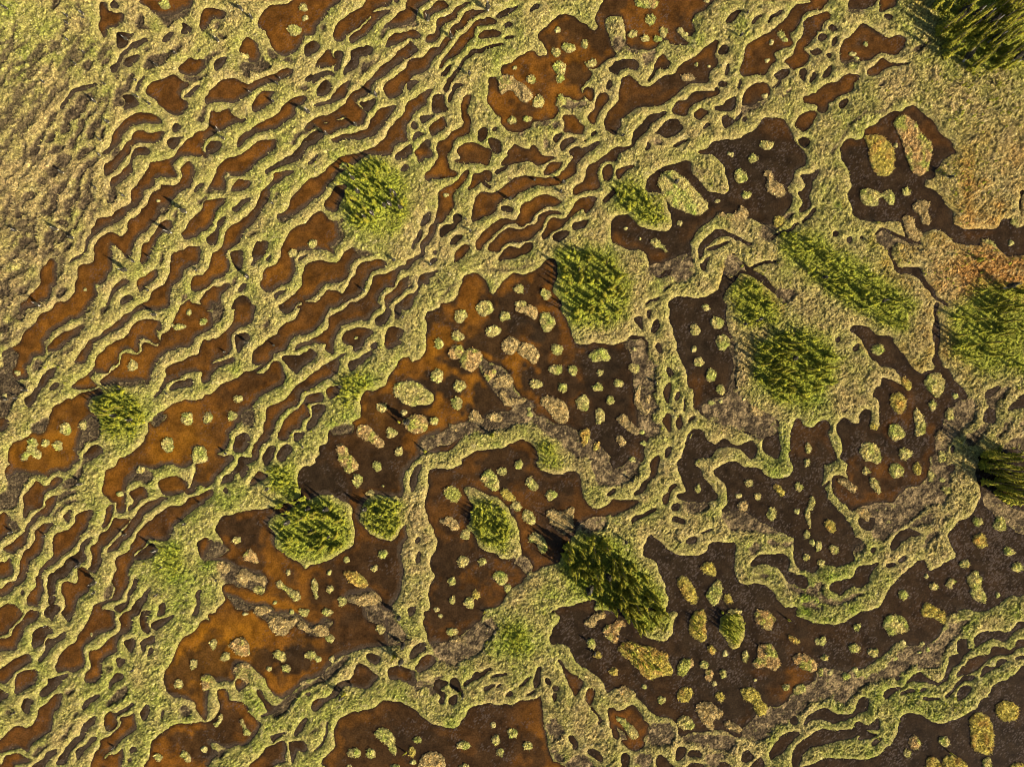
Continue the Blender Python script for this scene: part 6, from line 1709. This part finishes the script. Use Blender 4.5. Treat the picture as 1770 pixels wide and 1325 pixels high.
for (x, y, sx_, sy_, n) in [(1700, 150, 70, 40, 160), (1180, 333, 34, 24, 90), (1660, 300, 40, 40, 90), (1690, 470, 60, 30, 70), (1720, 600, 50, 40, 80), (1530, 250, 18, 20, 40), (1500, 440, 90, 40, 60), (1300, 520, 30, 40, 60), (580, 690, 60, 50, 60), (290, 970, 40, 40, 30), (1600, 1225, 60, 25, 60), (880, 1100, 35, 30, 60), (1330, 1125, 12, 12, 14), (1392, 1148, 14, 10, 8), (1270, 740, 60, 40, 40), (120, 720, 80, 60, 25), (640, 340, 50, 50, 60)]:
    for _ in range(n):
        a, b = tr.normal(x, sx_), tr.normal(y, sy_); i_, j_ = cell_of(a, b)
        if HT[i_, j_] > .1: sap.append((a, b, tr.uniform(.3, .95)))
v, f, c = lump(sap, 1)
us = mesh_from("undergrowth", v, f, M_NEEDLE, c); us["kind"] = "stuff"

# ------------------------------------------------------------------ dead trees scattered over the ridges
def dead_parts(seed):
    r = np.random.default_rng(seed); L_ = [((0, 0, -.06), (.0, 0, .55), .042, .03), ((0, 0, .55), (r.normal(0, .02), r.normal(0, .02), 1.0), .028, .010)]
    for k in range(9):
        z = r.uniform(.3, .95); a = r.uniform(0, 6.28); R = .13 * (1.15 - z)
        L_.append(((0, 0, z), (math.cos(a) * R, math.sin(a) * R, z + r.uniform(-.06, .05)), .007, .003, 3))
    tv, tf = sticks(L_[:2]); V_, F_ = [], []
    for k in range(120):
        z = .28 + .7 * r.random() ** .8; a = r.uniform(0, 6.28); R = .12 * (1.12 - z) * r.uniform(.5, 1.2); w_ = r.uniform(.014, .032)
        n = len(V_); V_ += [(0, 0, z + .02), (math.cos(a) * R - math.sin(a) * w_, math.sin(a) * R + math.cos(a) * w_, z - .03), (math.cos(a) * R + math.sin(a) * w_, math.sin(a) * R - math.cos(a) * w_, z - .06)]; F_.append((n, n + 1, n + 2))
    bv_, bf_ = sticks(L_[2:])
    return (mesh_from("trunk", tv, tf, M_DEAD, None, True, None, False), mesh_from("branches", bv_, bf_, M_DEAD, None, False, None, False), mesh_from("twigs", *crown_mesh(seed + 50, 1.7, False, 20, (.06, .052, .036), (.085, .075, .05), .30)[:2], M_TWIG, None, False, None, False))  # dense twig crown added and widened to thicken the tree's shadow
DP = [dead_parts(700 + k) for k in range(5)]
DPL = [("the meadow in the top left corner", [(60, 40), (150, 60), (120, 160)]), ("the kite-shaped amber pool", [(290, 160), (330, 120)]), ("the three-islet pool at top left", [(490, 60), (420, 90)]),
       ("the narrow ridges at top", [(620, 100), (680, 170), (560, 200), (740, 60)]), ("the long pools on the far left", [(220, 400), (100, 450), (150, 330)]), ("the red pools beside the heathy rise", [(400, 400), (330, 370), (470, 430)]),
       ("the round heathy rise left of centre", [(650, 340)]), ("the ribbed ridges above the centre", [(850, 330), (800, 380), (960, 300)]), ("the small western copse", [(200, 710), (100, 690)]), ("the twisting pools on the left", [(470, 580), (300, 560), (560, 560)]),
       ("the stepped pools at lower left", [(150, 960), (80, 900), (230, 880)]), ("the ridges in the bottom left corner", [(150, 1150), (60, 1250)]), ("the green bank at lower left", [(300, 980), (420, 860)]), ("the wooded island at lower left", [(540, 900)]),
       ("the central pool", [(700, 720), (820, 680)]), ("the ridge at bottom centre", [(690, 1120), (600, 1190), (780, 1190)]), ("the dense spruce island", [(1040, 1000), (1060, 1100)]), ("the pools at top right of centre", [(1280, 50), (1200, 100)]),
       ("the heath near the right edge", [(1690, 500), (1640, 300)]), ("the dark pools at lower right", [(1150, 830), (1230, 1050), (1060, 920)]), ("the ridge west of the wooded rise", [(1130, 660), (1250, 540)]), ("the two shrubby islands", [(1160, 330)])]
extra = [(640 + tr.normal(0, 26), 340 + tr.normal(0, 28), 150) for _ in range(10)] + [(1690 + tr.uniform(-40, 70), 60 + tr.uniform(-40, 50), 260) for _ in range(8)] + [(1520, 520, 150), (1420, 480, 140), (1020, 1010, 260), (1050, 990, 240), (540, 915, 160), (660, 890, 120), (205, 718, 150), (230, 724, 120), (1370, 620, 170)]
for _ in range(60):
    a, b = tr.uniform(10, 720), tr.uniform(10, 1300)
    if a + b < 1500 and height_at(a, b) > .12: extra.append((a, b, tr.uniform(40, 80)))
dl = []
for x, y, L_ in snags + extra:
    if -5 < x < W + 5 and -5 < y < H + 5: dl.append((x, y, max(1.0, L_ * .0165)))
db = {}
for t_ in dl: db.setdefault(place_of(t_[0], t_[1], DPL), []).append(t_)
for nm, L_ in db.items():
    L_.sort()
    for k, (x, y, h) in enumerate(L_):
        n = len(L_); e = bpy.data.objects.new("dead_tree", None); COL.objects.link(e); e.empty_display_size = .2
        wx_, wy_ = wxy(x, y); e.location = (wx_, wy_, float(max(height_at(x, y), -.05))); e.rotation_euler = (tr.normal(0, .07), tr.normal(0, .07), tr.uniform(0, 6.28)); s_ = h * (1 + .7 / h) * .9
        e.scale = (s_, s_, h)
        tag(e, "pale-stemmed dead tree by " + nm + ("" if n == 1 else f", {ORD[k] if k < n - 1 else 'rightmost'}"), "dead tree", "dead trees by " + nm)
        p_ = DP[tr.integers(0, 5)]; link_mesh("trunk", p_[0], e); link_mesh("branches", p_[1], e)["kind"] = "stuff"; link_mesh("twigs", p_[2], e)["kind"] = "stuff"
